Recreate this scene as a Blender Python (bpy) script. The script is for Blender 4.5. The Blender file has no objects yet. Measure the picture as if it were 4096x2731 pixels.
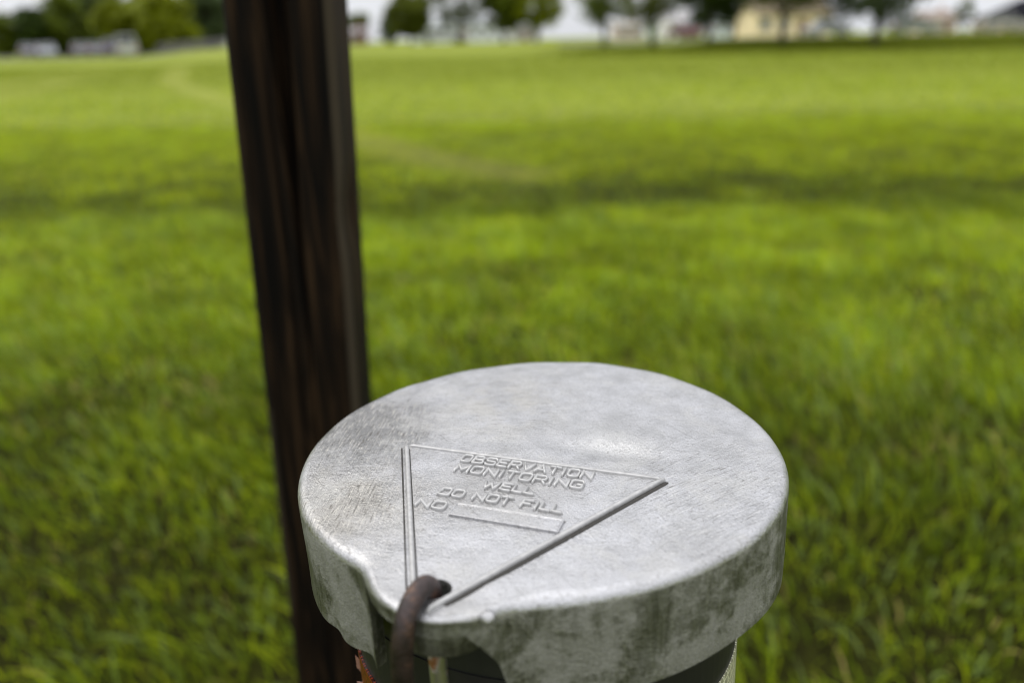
import bpy, bmesh, math, random
import numpy as np
from mathutils import Vector, Matrix, Euler

R_ = math.radians
scene = bpy.context.scene
col = scene.collection

# ------------------------------------------------------------------ camera
cam_data = bpy.data.cameras.new("camera")
cam = bpy.data.objects.new("camera", cam_data)
col.objects.link(cam)
cam_data.lens = 28.0
cam_data.sensor_width = 36.0
cam_data.clip_start = 0.02
cam_data.clip_end = 6000.0
EYE = 1.0
cam.matrix_world = (Matrix.Translation((0, 0, EYE))
                    @ Matrix.Rotation(R_(90 - 20.779), 4, 'X')
                    @ Matrix.Rotation(-0.02, 4, 'Z'))
cam_data.dof.use_dof = True
cam_data.dof.focus_distance = 0.318
cam_data.dof.aperture_fstop = 4.8
cam_data.dof.aperture_blades = 0
scene.camera = cam

# ------------------------------------------------------------------ world: pale overcast
SUN_EL, SUN_AZ = 50.0, -46.0        # elevation, azimuth from +Y (negative = left)
world = bpy.data.worlds.new("World")
scene.world = world
world.use_nodes = True
wn, wl = world.node_tree.nodes, world.node_tree.links
wn.clear()
w_out = wn.new("ShaderNodeOutputWorld")
w_bg = wn.new("ShaderNodeBackground")
w_sky = wn.new("ShaderNodeTexSky")
w_sky.sky_type = 'NISHITA'
w_sky.sun_disc = False
w_sky.sun_elevation = R_(SUN_EL)
w_sky.sun_rotation = R_(SUN_AZ)
w_tc = wn.new("ShaderNodeTexCoord")
w_sep = wn.new("ShaderNodeSeparateXYZ")
wl.new(w_tc.outputs["Generated"], w_sep.inputs[0])
w_ramp = wn.new("ShaderNodeValToRGB")         # an overcast sky brightens from the horizon to the zenith
w_ramp.color_ramp.elements[0].position = 0.0
w_ramp.color_ramp.elements[0].color = (7.6, 7.8, 8.3, 1)
w_ramp.color_ramp.elements[1].position = 1.0
w_ramp.color_ramp.elements[1].color = (23.0, 23.2, 23.8, 1)
wl.new(w_sep.outputs["Z"], w_ramp.inputs[0])
w_map = wn.new("ShaderNodeMapping")
w_map.inputs["Scale"].default_value = (2.2, 2.2, 7.0)
wl.new(w_tc.outputs["Generated"], w_map.inputs[0])
w_noise = wn.new("ShaderNodeTexNoise")
w_noise.inputs["Scale"].default_value = 1.6
w_noise.inputs["Detail"].default_value = 5.0
wl.new(w_map.outputs[0], w_noise.inputs["Vector"])
w_cl = wn.new("ShaderNodeMapRange")
w_cl.inputs["From Min"].default_value = 0.3
w_cl.inputs["From Max"].default_value = 0.7
w_cl.inputs["To Min"].default_value = 0.86
w_cl.inputs["To Max"].default_value = 1.12
wl.new(w_noise.outputs["Fac"], w_cl.inputs["Value"])
w_mul = wn.new("ShaderNodeVectorMath"); w_mul.operation = 'SCALE'
wl.new(w_ramp.outputs[0], w_mul.inputs[0])
wl.new(w_cl.outputs[0], w_mul.inputs["Scale"])
w_mix = wn.new("ShaderNodeMix"); w_mix.data_type = 'RGBA'
w_mix.inputs[0].default_value = 0.93          # 7 % of the clear sky behind the cloud
wl.new(w_sky.outputs[0], w_mix.inputs[6])
wl.new(w_mul.outputs[0], w_mix.inputs[7])
wl.new(w_mix.outputs[2], w_bg.inputs["Color"])
w_bg.inputs["Strength"].default_value = 0.10
wl.new(w_bg.outputs[0], w_out.inputs[0])

# ------------------------------------------------------------------ sun behind thin cloud
sun_data = bpy.data.lights.new("sun", 'SUN')
sun_data.energy = 1.0
sun_data.angle = R_(28)
sun_data.color = (1.0, 0.97, 0.92)
sun = bpy.data.objects.new("sun", sun_data)
col.objects.link(sun)
_e, _a = R_(SUN_EL), R_(SUN_AZ)
sun_dir = Vector((math.sin(_a) * math.cos(_e), math.cos(_a) * math.cos(_e), math.sin(_e)))
sun.rotation_euler = (-sun_dir).to_track_quat('-Z', 'Y').to_euler()
sun.location = (-18, 20, 30)

# ------------------------------------------------------------------ exposure
scene.view_settings.view_transform = 'Standard'
scene.view_settings.look = 'None'
scene.view_settings.exposure = 0.0
scene.view_settings.gamma = 1.0
scene.view_settings.use_curve_mapping = False
scene.cycles.use_denoising = True
scene.cycles.use_adaptive_sampling = False
scene.cycles.pixel_filter_type = 'BLACKMAN_HARRIS'
scene.cycles.filter_width = 1.1
scene.cycles.max_bounces = 6
scene.cycles.transparent_max_bounces = 8

rnd = random.Random(7)
rng = np.random.default_rng(11)


# ================================================================== helpers
def new_mat(name):
    m = bpy.data.materials.new(name)
    m.use_nodes = True
    nt = m.node_tree
    b = nt.nodes["Principled BSDF"]
    return m, nt, b


def N(nt, typ, **kw):
    n = nt.nodes.new(typ)
    for k, v in kw.items():
        if k.startswith("i_"):
            n.inputs[k[2:].replace("_", " ")].default_value = v
        else:
            setattr(n, k, v)
    return n


def plain(name, rgb, rough=0.6, metal=0.0, var=0.12, scale=3.0, spec=0.5):
    """a flat paint or plaster with a little tonal variation"""
    m, nt, b = new_mat(name)
    tc = N(nt, "ShaderNodeTexCoord")
    no = N(nt, "ShaderNodeTexNoise", i_Scale=scale, i_Detail=4.0)
    nt.links.new(tc.outputs["Object"], no.inputs["Vector"])
    mx = N(nt, "ShaderNodeMix", data_type='RGBA')
    mx.inputs[6].default_value = tuple(c * (1 - var) for c in rgb) + (1,)
    mx.inputs[7].default_value = tuple(min(1, c * (1 + var)) for c in rgb) + (1,)
    nt.links.new(no.outputs["Fac"], mx.inputs[0])
    nt.links.new(mx.outputs[2], b.inputs["Base Color"])
    b.inputs["Roughness"].default_value = rough
    b.inputs["Metallic"].default_value = metal
    b.inputs["Specular IOR Level"].default_value = spec
    return m


def mesh_obj(name, verts, faces, mat, parent=None, smooth=False):
    me = bpy.data.meshes.new(name)
    me.from_pydata([tuple(v) for v in verts], [], [tuple(f) for f in faces])
    me.update()
    if mat is not None:
        me.materials.append(mat)
    if smooth:
        me.polygons.foreach_set("use_smooth", [True] * len(me.polygons))
    o = bpy.data.objects.new(name, me)
    col.objects.link(o)
    if parent is not None:
        o.parent = parent
    return o


def empty(name, loc=(0, 0, 0), rz=0.0):
    o = bpy.data.objects.new(name, None)
    col.objects.link(o)
    o.location = loc
    o.rotation_euler = (0, 0, rz)
    o.empty_display_size = 0.1
    return o


def tag(o, label=None, cat=None, group=None, kind=None):
    if label:
        o["label"] = label
    if cat:
        o["category"] = cat
    if group:
        o["group"] = group
    if kind:
        o["kind"] = kind
    return o


class MB:
    """collects vertices and faces for ONE mesh object"""
    def __init__(self):
        self.v, self.f = [], []

    def add(self, v, f):
        k = len(self.v)
        self.v += [tuple(p) for p in v]
        self.f += [tuple(i + k for i in q) for q in f]

    def box(self, c, s, rz=0.0):
        cx, cy, cz = c
        x, y, z = (d / 2 for d in s)
        cr, sr = math.cos(rz), math.sin(rz)
        p = []
        for dz in (-z, z):
            for dx, dy in ((-x, -y), (x, -y), (x, y), (-x, y)):
                p.append((cx + dx * cr - dy * sr, cy + dx * sr + dy * cr, cz + dz))
        self.add(p, [(0, 3, 2, 1), (4, 5, 6, 7), (0, 1, 5, 4), (1, 2, 6, 5), (2, 3, 7, 6), (3, 0, 4, 7)])

    def tube(self, pts, rad, n=8, cap=True):
        pts = [Vector(p) for p in pts]
        if not hasattr(rad, "__len__"):
            rad = [rad] * len(pts)
        rings = []
        up = Vector((0.13, 0.21, 0.97))
        side = None
        for i, p in enumerate(pts):
            d = (pts[min(i + 1, len(pts) - 1)] - pts[max(i - 1, 0)]).normalized()
            if side is None:
                side = d.cross(up if abs(d.dot(up)) < 0.95 else Vector((1, 0, 0))).normalized()
            side = (side - d * side.dot(d)).normalized()
            q = d.cross(side)
            rings.append([p + (side * math.cos(t) + q * math.sin(t)) * rad[i]
                          for t in (2 * math.pi * k / n for k in range(n))])
        v = [x for r in rings for x in r]
        f = []
        for i in range(len(rings) - 1):
            for k in range(n):
                f.append((i * n + k, i * n + (k + 1) % n, (i + 1) * n + (k + 1) % n, (i + 1) * n + k))
        if cap:
            f.append(tuple(range(n - 1, -1, -1)))
            f.append(tuple((len(rings) - 1) * n + k for k in range(n)))
        self.add(v, f)

    def build(self, name, mat, parent=None, smooth=False):
        return mesh_obj(name, self.v, self.f, mat, parent, smooth)


def sstep(a, b, x):
    t = np.clip((np.asarray(x, float) - a) / (b - a), 0, 1)
    return t * t * (3 - 2 * t)


_perm = rng.random((64, 64))


def vnoise(x, y, s):
    """smooth value noise 0..1"""
    x = np.asarray(x, float) * s + 100.0
    y = np.asarray(y, float) * s + 100.0
    xi, yi = np.floor(x).astype(int), np.floor(y).astype(int)
    fx, fy = x - xi, y - yi
    fx, fy = fx * fx * (3 - 2 * fx), fy * fy * (3 - 2 * fy)
    g = lambda a, b: _perm[a % 64, b % 64]
    return ((g(xi, yi) * (1 - fx) + g(xi + 1, yi) * fx) * (1 - fy)
            + (g(xi, yi + 1) * (1 - fx) + g(xi + 1, yi + 1) * fx) * fy)


def fbm(x, y, s):
    return 0.55 * vnoise(x, y, s) + 0.3 * vnoise(x + 7.3, y + 2.1, s * 2.1) + 0.15 * vnoise(x + 3.3, y + 9.1, s * 4.3)


def terrain(x, y):
    """height of the ground: level by the well, dips to the car park on the left,
    rises to the back, with a low bank along the road on the right"""
    x = np.asarray(x, float)
    y = np.asarray(y, float)
    up = sstep(30, 75, y)
    t = sstep(-37, -24, x * 75 / np.maximum(y, 40))
    z = up * (-0.28 * (1 - t) + 0.64 * t)
    bank = 0.6 * sstep(43.5, 51, y) * sstep(5, 15, x)
    z = np.maximum(z, bank)
    z = z + 0.03 * (fbm(x, y, 0.25) - 0.5) * sstep(2, 8, y)
    return z


def T(x, y):
    return float(terrain(x, y))


# two old mower tracks, as lines on the ground
TRACKS = [np.array([(-15.5, 40), (-9.6, 24), (-5.4, 15.8), (-3.2, 12), (-1.9, 9.6), (-0.9, 7.6), (0.1, 6.3)], float),
          np.array([(-19, 40), (-15.5, 26), (-11.6, 17), (-8.8, 12.5), (-6.6, 9.6)], float),
          np.array([(-13.5, 26), (-9.2, 12.6), (-7.0, 8.6), (-5.2, 6.7)], float)]


def track_w(x, y):
    d = np.full(x.shape, 99.0)
    for tr in TRACKS:
        for a, b in zip(tr[:-1], tr[1:]):
            ab = b - a
            t = np.clip(((x - a[0]) * ab[0] + (y - a[1]) * ab[1]) / (ab @ ab), 0, 1)
            d = np.minimum(d, np.hypot(x - a[0] - t * ab[0], y - a[1] - t * ab[1]))
    return 1 - sstep(0.10, 0.38 + 0.012 * y, d)


# ================================================================== ground
def grass_ground_mat():
    m, nt, b = new_mat("turf")
    tc = N(nt, "ShaderNodeTexCoord")
    n1 = N(nt, "ShaderNodeTexNoise", i_Scale=0.22, i_Detail=6.0)
    n2 = N(nt, "ShaderNodeTexNoise", i_Scale=35.0, i_Detail=5.0)
    mp = N(nt, "ShaderNodeMapping")
    mp.inputs["Scale"].default_value = (0.35, 1.0, 1.0)
    nt.links.new(tc.outputs["Object"], mp.inputs[0])
    nt.links.new(mp.outputs[0], n1.inputs["Vector"])
    nt.links.new(tc.outputs["Object"], n2.inputs["Vector"])
    r1 = N(nt, "ShaderNodeValToRGB")
    r1.color_ramp.elements[0].position = 0.3
    r1.color_ramp.elements[0].color = (0.160, 0.198, 0.018, 1)
    r1.color_ramp.elements[1].position = 0.72
    r1.color_ramp.elements[1].color = (0.235, 0.265, 0.046, 1)
    nt.links.new(n1.outputs["Fac"], r1.inputs[0])
    # soil and thatch close to the well, where single blades stand on it
    r2 = N(nt, "ShaderNodeValToRGB")
    r2.color_ramp.elements[0].position = 0.35
    r2.color_ramp.elements[0].color = (0.010, 0.009, 0.002, 1)
    r2.color_ramp.elements[1].position = 0.75
    r2.color_ramp.elements[1].color = (0.030, 0.034, 0.004, 1)
    nt.links.new(n2.outputs["Fac"], r2.inputs[0])
    so = N(nt, "ShaderNodeAttribute", attribute_name="bare_soil")
    mr = N(nt, "ShaderNodeMath", operation='SUBTRACT')
    mr.inputs[0].default_value = 1.0
    nt.links.new(so.outputs["Fac"], mr.inputs[1])
    mx = N(nt, "ShaderNodeMix", data_type='RGBA')
    nt.links.new(mr.outputs[0], mx.inputs[0])
    nt.links.new(r2.outputs[0], mx.inputs[6])
    nt.links.new(r1.outputs[0], mx.inputs[7])
    ta = N(nt, "ShaderNodeAttribute", attribute_name="mown_track")
    tm = N(nt, "ShaderNodeMath", operation='MULTIPLY')
    tm.inputs[1].default_value = 0.26
    nt.links.new(ta.outputs["Fac"], tm.inputs[0])
    mt = N(nt, "ShaderNodeMix", data_type='RGBA')
    nt.links.new(tm.outputs[0], mt.inputs[0])
    nt.links.new(mx.outputs[2], mt.inputs[6])
    mt.inputs[7].default_value = (0.31, 0.32, 0.085, 1)
    nt.links.new(mt.outputs[2], b.inputs["Base Color"])
    b.inputs["Roughness"].default_value = 0.9
    b.inputs["Specular IOR Level"].default_value = 0.05
    bp = N(nt, "ShaderNodeBump", i_Strength=0.6, i_Distance=0.02)
    nt.links.new(n2.outputs["Fac"], bp.inputs["Height"])
    nt.links.new(bp.outputs[0], b.inputs["Normal"])
    return m


xs = np.concatenate([[-2000, -900, -450, -250, -160, -120], np.arange(-95, -21, 1.25), np.arange(-20.5, 4, 0.35), np.arange(4.5, 95.1, 1.25), [120, 160, 250, 450, 900, 2000]])
ys = np.concatenate([[-60, -20], np.arange(-6, 6, 1.0), np.arange(6, 42, 0.5), np.arange(42, 100.1, 1.0), [110, 125, 150, 200, 300, 500, 1000, 2500]])
GX, GY = np.meshgrid(xs, ys)
GZ = terrain(GX, GY)
gv = np.column_stack([GX.ravel(), GY.ravel(), GZ.ravel()])
nx, ny = len(xs), len(ys)
gf = [(j * nx + i, j * nx + i + 1, (j + 1) * nx + i + 1, (j + 1) * nx + i) for j in range(ny - 1) for i in range(nx - 1)]
ground = mesh_obj("ground", gv, gf, grass_ground_mat(), smooth=True)
tag(ground, kind="structure")
_sa = ground.data.attributes.new("bare_soil", 'FLOAT', 'POINT')
_sa.data.foreach_set("value", ((1 - sstep(-0.5, 1.5, np.abs(GX) - (GY + 2.0))) * (1 - sstep(5.5, 14.0, GY))).ravel().astype(np.float32))
_ta = ground.data.attributes.new("mown_track", 'FLOAT', 'POINT')
_ta.data.foreach_set("value", track_w(GX.ravel(), GY.ravel()).astype(np.float32))


def drape(name, pts_fn, nu, nv, mat, dz):
    v, f = [], []
    for j in range(nv + 1):
        for i in range(nu + 1):
            x, y = pts_fn(i / nu, j / nv)
            v.append((x, y, T(x, y) + dz))
    for j in range(nv):
        for i in range(nu):
            a = j * (nu + 1) + i
            f.append((a, a + 1, a + nu + 2, a + nu + 1))
    return mesh_obj(name, v, f, mat, smooth=True)


asphalt = plain("asphalt", (0.055, 0.055, 0.058), 0.9, var=0.25, scale=2.0)
concrete = plain("concrete", (0.36, 0.35, 0.33), 0.9, var=0.15, scale=2.0)
tag(drape("parking_lot", lambda u, v: (-78 + 50 * u + 4 * v, 84 + 22 * v), 40, 18, asphalt, 0.03), kind="structure")
tag(drape("road", lambda u, v: (4 + 82 * u, 62 + 6.5 * v + 3 * u), 60, 6, asphalt, 0.03), kind="structure")
tag(drape("pavement", lambda u, v: (4 + 82 * u, 70.2 + 1.6 * v + 3 * u), 60, 2, concrete, 0.13), kind="structure")

# ================================================================== grass (uncountable: stuff)
def blade_mat():
    m, nt, b = new_mat("grass_blade")
    at = N(nt, "ShaderNodeAttribute", attribute_name="blade_col")
    nt.links.new(at.outputs["Color"], b.inputs["Base Color"])
    b.inputs["Roughness"].default_value = 0.6
    b.inputs["Specular IOR Level"].default_value = 0.06
    tr = N(nt, "ShaderNodeBsdfTranslucent")
    nt.links.new(at.outputs["Color"], tr.inputs["Color"])
    ms = N(nt, "ShaderNodeMixShader")
    ms.inputs[0].default_value = 0.38
    nt.links.new(b.outputs[0], ms.inputs[1])
    nt.links.new(tr.outputs[0], ms.inputs[2])
    nt.links.new(ms.outputs[0], nt.nodes["Material Output"].inputs["Surface"])
    return m


BLADE = blade_mat()
PAL = np.array([(0.238, 0.285, 0.006),    # yellow green
                (0.155, 0.215, 0.005),    # mid green
                (0.085, 0.130, 0.006),    # deep green
                (0.150, 0.205, 0.055),    # blue green broad blade
                (0.300, 0.245, 0.080)])   # straw


def grass(name, y0, y1, margin, density, hmin, hmax, wmin, wmax, segs, seed, area=None, tint=1.0):
    r = np.random.default_rng(seed)
    hw = lambda y: 1.0 * y + margin
    if area is None:
        tot = 1.0 * (y1 * y1 - y0 * y0) + 2 * margin * (y1 - y0)
        n = int(tot * density)
        yy = r.uniform(y0, y1, n * 3)
        keep = r.random(n * 3) < hw(yy) / hw(y1)
        yy = yy[keep][:n]
        n = len(yy)
        xx = r.uniform(-1, 1, n) * hw(yy)
    else:
        x0, x1 = area
        n = int((x1 - x0) * (y1 - y0) * density)
        xx, yy = r.uniform(x0, x1, n), r.uniform(y0, y1, n)
    # thin and thick places
    dens = fbm(xx, yy, 1.7)
    # worn thin close to the well
    k = (r.random(n) < (0.2 + 1.35 * dens) * (0.42 + 0.58 * sstep(1.1, 2.3, yy)))
    # nothing grows through the post or the casing
    k &= ~((np.abs(xx + 0.21) < 0.06) & (np.abs(yy - 0.74) < 0.06))
    k &= ~(np.hypot(xx - 0.035, yy - 0.29) < 0.1)
    if area is not None:
        k &= r.random(n) < sstep(area[0], area[0] + 20, xx) * sstep(38.5, 44.5, yy)
    xx, yy = xx[k], yy[k]
    n = len(xx)
    patch = fbm(xx + 31, yy * 1.0, 0.55)
    small = fbm(xx + 5, yy + 17, 2.6)
    dark_zone = sstep(4.2, 5.0, yy + 2.4 * (small - 0.5)) * (1 - sstep(5.2, 6.2, yy + 2.6 * (small - 0.5))) * (0.15 + 1.0 * patch)
    tall_zone = 1 - sstep(4.3, 5.0, yy + 0.8 * (patch - 0.5))
    tr = track_w(xx, yy)
    h = r.uniform(hmin, hmax, n) * (0.45 + 1.1 * small) * (1 - 0.4 * tr)
    w = r.uniform(wmin, wmax, n)
    kind = r.random(n)
    ws = np.zeros((n, 5))
    ws[:, 0] = 0.30 + 0.9 * (patch - 0.35) + 0.5 * (1 - dark_zone) * (1 - tall_zone)
    ws[:, 1] = 0.50
    ws[:, 2] = 0.22 + 0.75 * dark_zone + 0.25 * tall_zone + 0.5 * (0.5 - small)
    ws[:, 3] = 0.13 + 0.35 * dark_zone + 0.06 * tall_zone
    ws[:, 4] = 0.04 + 0.22 * tr + 0.16 * tall_zone * np.clip((0.46 - small) * 4, 0, 1)
    ws = np.clip(ws, 0.01, None)
    cw = np.cumsum(ws / ws.sum(1, keepdims=True), 1)
    idx = (kind[:, None] > cw).sum(1).clip(0, 4)
    c = PAL[idx] * r.uniform(0.75, 1.25, (n, 1)) * (1 - 0.05 * dark_zone[:, None])
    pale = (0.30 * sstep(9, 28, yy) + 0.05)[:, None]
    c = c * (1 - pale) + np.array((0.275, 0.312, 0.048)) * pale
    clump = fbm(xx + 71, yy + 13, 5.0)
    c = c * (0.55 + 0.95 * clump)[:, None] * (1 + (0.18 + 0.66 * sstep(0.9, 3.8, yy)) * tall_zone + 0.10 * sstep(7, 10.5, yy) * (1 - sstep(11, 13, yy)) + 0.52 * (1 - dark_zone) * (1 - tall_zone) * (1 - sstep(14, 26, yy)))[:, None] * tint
    c = c * (1 - 0.42 * tr[:, None]) + np.array((0.41, 0.41, 0.09)) * 0.42 * tr[:, None]
    w = w * np.where(idx == 3, 1.5, 1.0)
    # shape: heading, lean and droop; broad swathes lean together
    ph = r.uniform(0, 2 * np.pi, n)
    swathe = 2 * np.pi * fbm(xx + 50, yy + 50, 0.9)
    lean = r.uniform(0.1, 0.75, n) * h
    dx = np.cos(ph) * lean + 0.35 * h * np.cos(swathe)
    dy = np.sin(ph) * lean + 0.35 * h * np.sin(swathe)
    fx, fy = -np.sin(ph + r.normal(0, 0.6, n)), np.cos(ph)
    fl = np.hypot(fx, fy) + 1e-6
    fx, fy = fx / fl, fy / fl
    zz = terrain(xx, yy) - 0.004
    rows = []
    for s in range(segs):
        t = s / segs
        ww = w * (1 - 0.35 * t) / 2
        bx, by, bz = xx + dx * t ** 1.7, yy + dy * t ** 1.7, zz + h * (t - 0.22 * t ** 3)
        rows.append((bx - fx * ww, by - fy * ww, bz))
        rows.append((bx + fx * ww, by + fy * ww, bz))
    rows.append((xx + dx, yy + dy, zz + h * 0.78))
    nvp = len(rows)
    V = np.empty((n, nvp, 3), np.float32)
    for q, (a, b_, c_) in enumerate(rows):
        V[:, q, 0], V[:, q, 1], V[:, q, 2] = a, b_, c_
    base = np.arange(n)[:, None] * nvp
    tris = []
    for s in range(segs - 1):
        a = 2 * s
        tris += [(a, a + 1, a + 3), (a, a + 3, a + 2)]
    tris.append((2 * segs - 2, 2 * segs - 1, 2 * segs))
    F = np.concatenate([base + np.array(t_)[None] for t_ in tris], 0).astype(np.int32)
    me = bpy.data.meshes.new(name)
    me.vertices.add(n * nvp)
    me.vertices.foreach_set("co", V.ravel())
    nt_ = len(F)
    me.loops.add(nt_ * 3)
    me.loops.foreach_set("vertex_index", F.ravel())
    me.polygons.add(nt_)
    me.polygons.foreach_set("loop_start", np.arange(nt_, dtype=np.int32) * 3)
    me.polygons.foreach_set("loop_total", np.full(nt_, 3, np.int32))
    me.update()
    at = me.color_attributes.new("blade_col", 'FLOAT_COLOR', 'POINT')
    cc = np.ones((n, nvp, 4), np.float32)
    cc[:, :, :3] = c[:, None, :]
    at.data.foreach_set("color", cc.ravel())
    me.materials.append(BLADE)
    o = bpy.data.objects.new(name, me)
    col.objects.link(o)
    return o


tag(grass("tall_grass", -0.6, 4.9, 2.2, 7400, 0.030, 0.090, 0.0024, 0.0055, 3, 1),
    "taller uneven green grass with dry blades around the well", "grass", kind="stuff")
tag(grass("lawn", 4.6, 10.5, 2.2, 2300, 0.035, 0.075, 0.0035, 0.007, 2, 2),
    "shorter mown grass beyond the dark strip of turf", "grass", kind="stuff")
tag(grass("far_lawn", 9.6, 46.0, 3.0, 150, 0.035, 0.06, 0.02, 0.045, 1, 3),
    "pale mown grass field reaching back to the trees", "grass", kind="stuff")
bank_grass = grass("bank_grass", 39.0, 51.5, 3.0, 330, 0.12, 0.30, 0.025, 0.06, 1, 4, area=(0, 48), tint=0.66)  # tint puts the bank's tree shade into the colour of the longer grass
tag(bank_grass, "long green grass on the bank, coloured darker for the shade of the roadside trees", "grass", kind="stuff")

# ================================================================== metal of the lid
RL = 0.1     # lid radius in metres


def cast_metal(name, mode="top"):
    m, nt, b = new_mat(name)
    L = nt.links.new
    tc = N(nt, "ShaderNodeTexCoord")
    OB = tc.outputs["Object"]

    def noise(scale, detail=4.0, rough=0.55, dist=0.0, vec=None):
        n_ = N(nt, "ShaderNodeTexNoise", i_Scale=scale, i_Detail=detail, i_Roughness=rough, i_Distortion=dist)
        L(vec or OB, n_.inputs["Vector"])
        return n_.outputs["Fac"]

    def rng_(src, a, b_, lo=0.0, hi=1.0, smooth=True):
        r = N(nt, "ShaderNodeMapRange")
        if smooth:
            r.interpolation_type = 'SMOOTHSTEP'
        for k, v_ in (("From Min", a), ("From Max", b_), ("To Min", lo), ("To Max", hi)):
            r.inputs[k].default_value = v_
        L(src, r.inputs["Value"])
        return r.outputs[0]

    def math_(op, a, b_, clamp=False):
        n_ = N(nt, "ShaderNodeMath", operation=op, use_clamp=clamp)
        for i, s_ in enumerate((a, b_)):
            if isinstance(s_, (int, float)):
                n_.inputs[i].default_value = s_
            else:
                L(s_, n_.inputs[i])
        return n_.outputs[0]

    def mixc(fac, ca, cb):
        n_ = N(nt, "ShaderNodeMix", data_type='RGBA')
        if isinstance(fac, (int, float)):
            n_.inputs[0].default_value = fac
        else:
            L(fac, n_.inputs[0])
        for i, s_ in ((6, ca), (7, cb)):
            if isinstance(s_, tuple):
                n_.inputs[i].default_value = s_ + (1,)
            else:
                L(s_, n_.inputs[i])
        return n_.outputs[2]

    def streaks(deg, along, across, detail=3.0, axis='Z'):
        """noise drawn out along one direction: turn first, then squeeze"""
        m1 = N(nt, "ShaderNodeMapping")
        m1.inputs["Rotation"].default_value = (0, 0, R_(-deg))
        L(OB, m1.inputs[0])
        m2 = N(nt, "ShaderNodeMapping")
        m2.inputs["Scale"].default_value = (along, across, along if axis == 'Z' else across)
        L(m1.outputs[0], m2.inputs[0])
        return noise(1.0, detail, 0.6, 0.15, m2.outputs[0])

    def zone(x, y, r0, r1):
        """a worn area with a ragged outline"""
        vm = N(nt, "ShaderNodeVectorMath", operation='DISTANCE')
        L(OB, vm.inputs[0])
        vm.inputs[1].default_value = (x * RL, y * RL, 0)
        d = math_('ADD', vm.outputs["Value"], math_('MULTIPLY', math_('SUBTRACT', ragged, 0.5), 0.045))
        return rng_(d, r0 * RL, r1 * RL, 1.0, 0.0)

    big = noise(13.0, 3.0, 0.5, 0.6)
    mid = noise(95.0, 6.0, 0.66)
    fine = noise(850.0, 3.0)
    grit = noise(1900.0, 2.0)
    ragged = noise(60.0, 5.0, 0.6)
    if mode == "top":
        base = mixc(rng_(math_('ADD', math_('MULTIPLY', big, 0.55), math_('MULTIPLY', mid, 0.45)), 0.34, 0.66),
                    (0.395, 0.392, 0.395), (0.520, 0.520, 0.540))
        s_left = streaks(104, 130, 1250)
        s_right = streaks(52, 120, 1300)
        s_back = streaks(8, 100, 1250)
        zl = zone(-0.82, -0.04, 0.15, 0.46)
        zl2 = zone(-0.55, -0.62, 0.05, 0.40)
        zr = zone(0.74, -0.14, 0.15, 0.55)
        zb = zone(-0.30, 0.36, 0.10, 0.55)
        # rubbed dark area at the left, a buff one below it
        base = mixc(math_('MULTIPLY', zl, 0.75), base, (0.205, 0.203, 0.198))
        base = mixc(math_('MULTIPLY', zl2, 0.60), base, (0.310, 0.285, 0.235))
        base = mixc(math_('MULTIPLY', math_('MULTIPLY', zb, rng_(ragged, 0.42, 0.62)), 0.5), base, (0.50, 0.475, 0.42))
        zt = zone(0.0, -0.36, 0.16, 0.40)          # grime held between the letters
        base = mixc(math_('MULTIPLY', zt, 0.55), base, (0.330, 0.322, 0.312))
        zw = zone(0.30, 0.08, 0.02, 0.26)          # pale worn patch in the dent above the triangle
        base = mixc(math_('MULTIPLY', zw, 0.45), base, (0.57, 0.565, 0.55))
        # scuffs
        dk = (0.10, 0.088, 0.070)
        base = mixc(math_('MULTIPLY', math_('MAXIMUM', zl, zl2), rng_(s_left, 0.54, 0.66, 0, 0.75)), base, dk)
        base = mixc(math_('MULTIPLY', math_('MAXIMUM', zl, zl2), rng_(s_left, 0.46, 0.36, 0, 0.6)), base, (0.62, 0.59, 0.53))
        base = mixc(math_('MULTIPLY', zr, rng_(s_right, 0.55, 0.68, 0, 0.65)), base, dk)
        base = mixc(math_('MULTIPLY', zr, rng_(s_right, 0.44, 0.34, 0, 0.6)), base, (0.66, 0.65, 0.63))
        base = mixc(math_('MULTIPLY', zb, rng_(s_back, 0.56, 0.68, 0, 0.6)), base, dk)
        base = mixc(rng_(s_back, 0.62, 0.72, 0, 0.5), base, dk)
        for dg in (68, 141, 22):
            s_l = streaks(dg, 22, 1500, 2.0)
            base = mixc(rng_(s_l, 0.67, 0.73, 0, 0.7), base, (0.17, 0.165, 0.155))
        ox = rng_(noise(38.0, 8.0, 0.72, 0.5), 0.50, 0.62, 0.0, 0.5)
        base = mixc(ox, base, (0.455, 0.448, 0.435))
        pits = math_('MULTIPLY', rng_(fine, 0.60, 0.70), 0.55)
        base = mixc(pits, base, (0.12, 0.11, 0.095))
        base = mixc(rng_(grit, 0.35, 0.60, 0.38, 0.0), base, (0.20, 0.195, 0.185))
        # a few rust specks
        base = mixc(rng_(noise(300.0, 3.0), 0.74, 0.80, 0, 0.5), base, (0.20, 0.10, 0.04))
        mt_lo, mt_hi = 0.92, 0.55
        rough = rng_(mid, 0.3, 0.7, 0.30, 0.50)
        rel = math_('ADD', math_('MULTIPLY', s_left, math_('MULTIPLY', math_('MAXIMUM', zl, zl2), -0.9)),
                    math_('MULTIPLY', s_right, math_('MULTIPLY', zr, -0.7)))
        bstr, bdist = 0.7, 0.0007
    else:
        st = streaks(0, 1500, 60, 3.0) if False else None
        # runs down the skirt: fine across, long in height
        m2 = N(nt, "ShaderNodeMapping")
        m2.inputs["Scale"].default_value = (620, 620, 40)
        L(OB, m2.inputs[0])
        runs = noise(1.0, 3.0, 0.6, 0.1, m2.outputs[0])
        base = mixc(rng_(runs, 0.35, 0.65), (0.105, 0.108, 0.082), (0.225, 0.230, 0.195))
        base = mixc(math_('MULTIPLY', rng_(mid, 0.40, 0.70), 0.4), base, (0.34, 0.34, 0.32))
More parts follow.
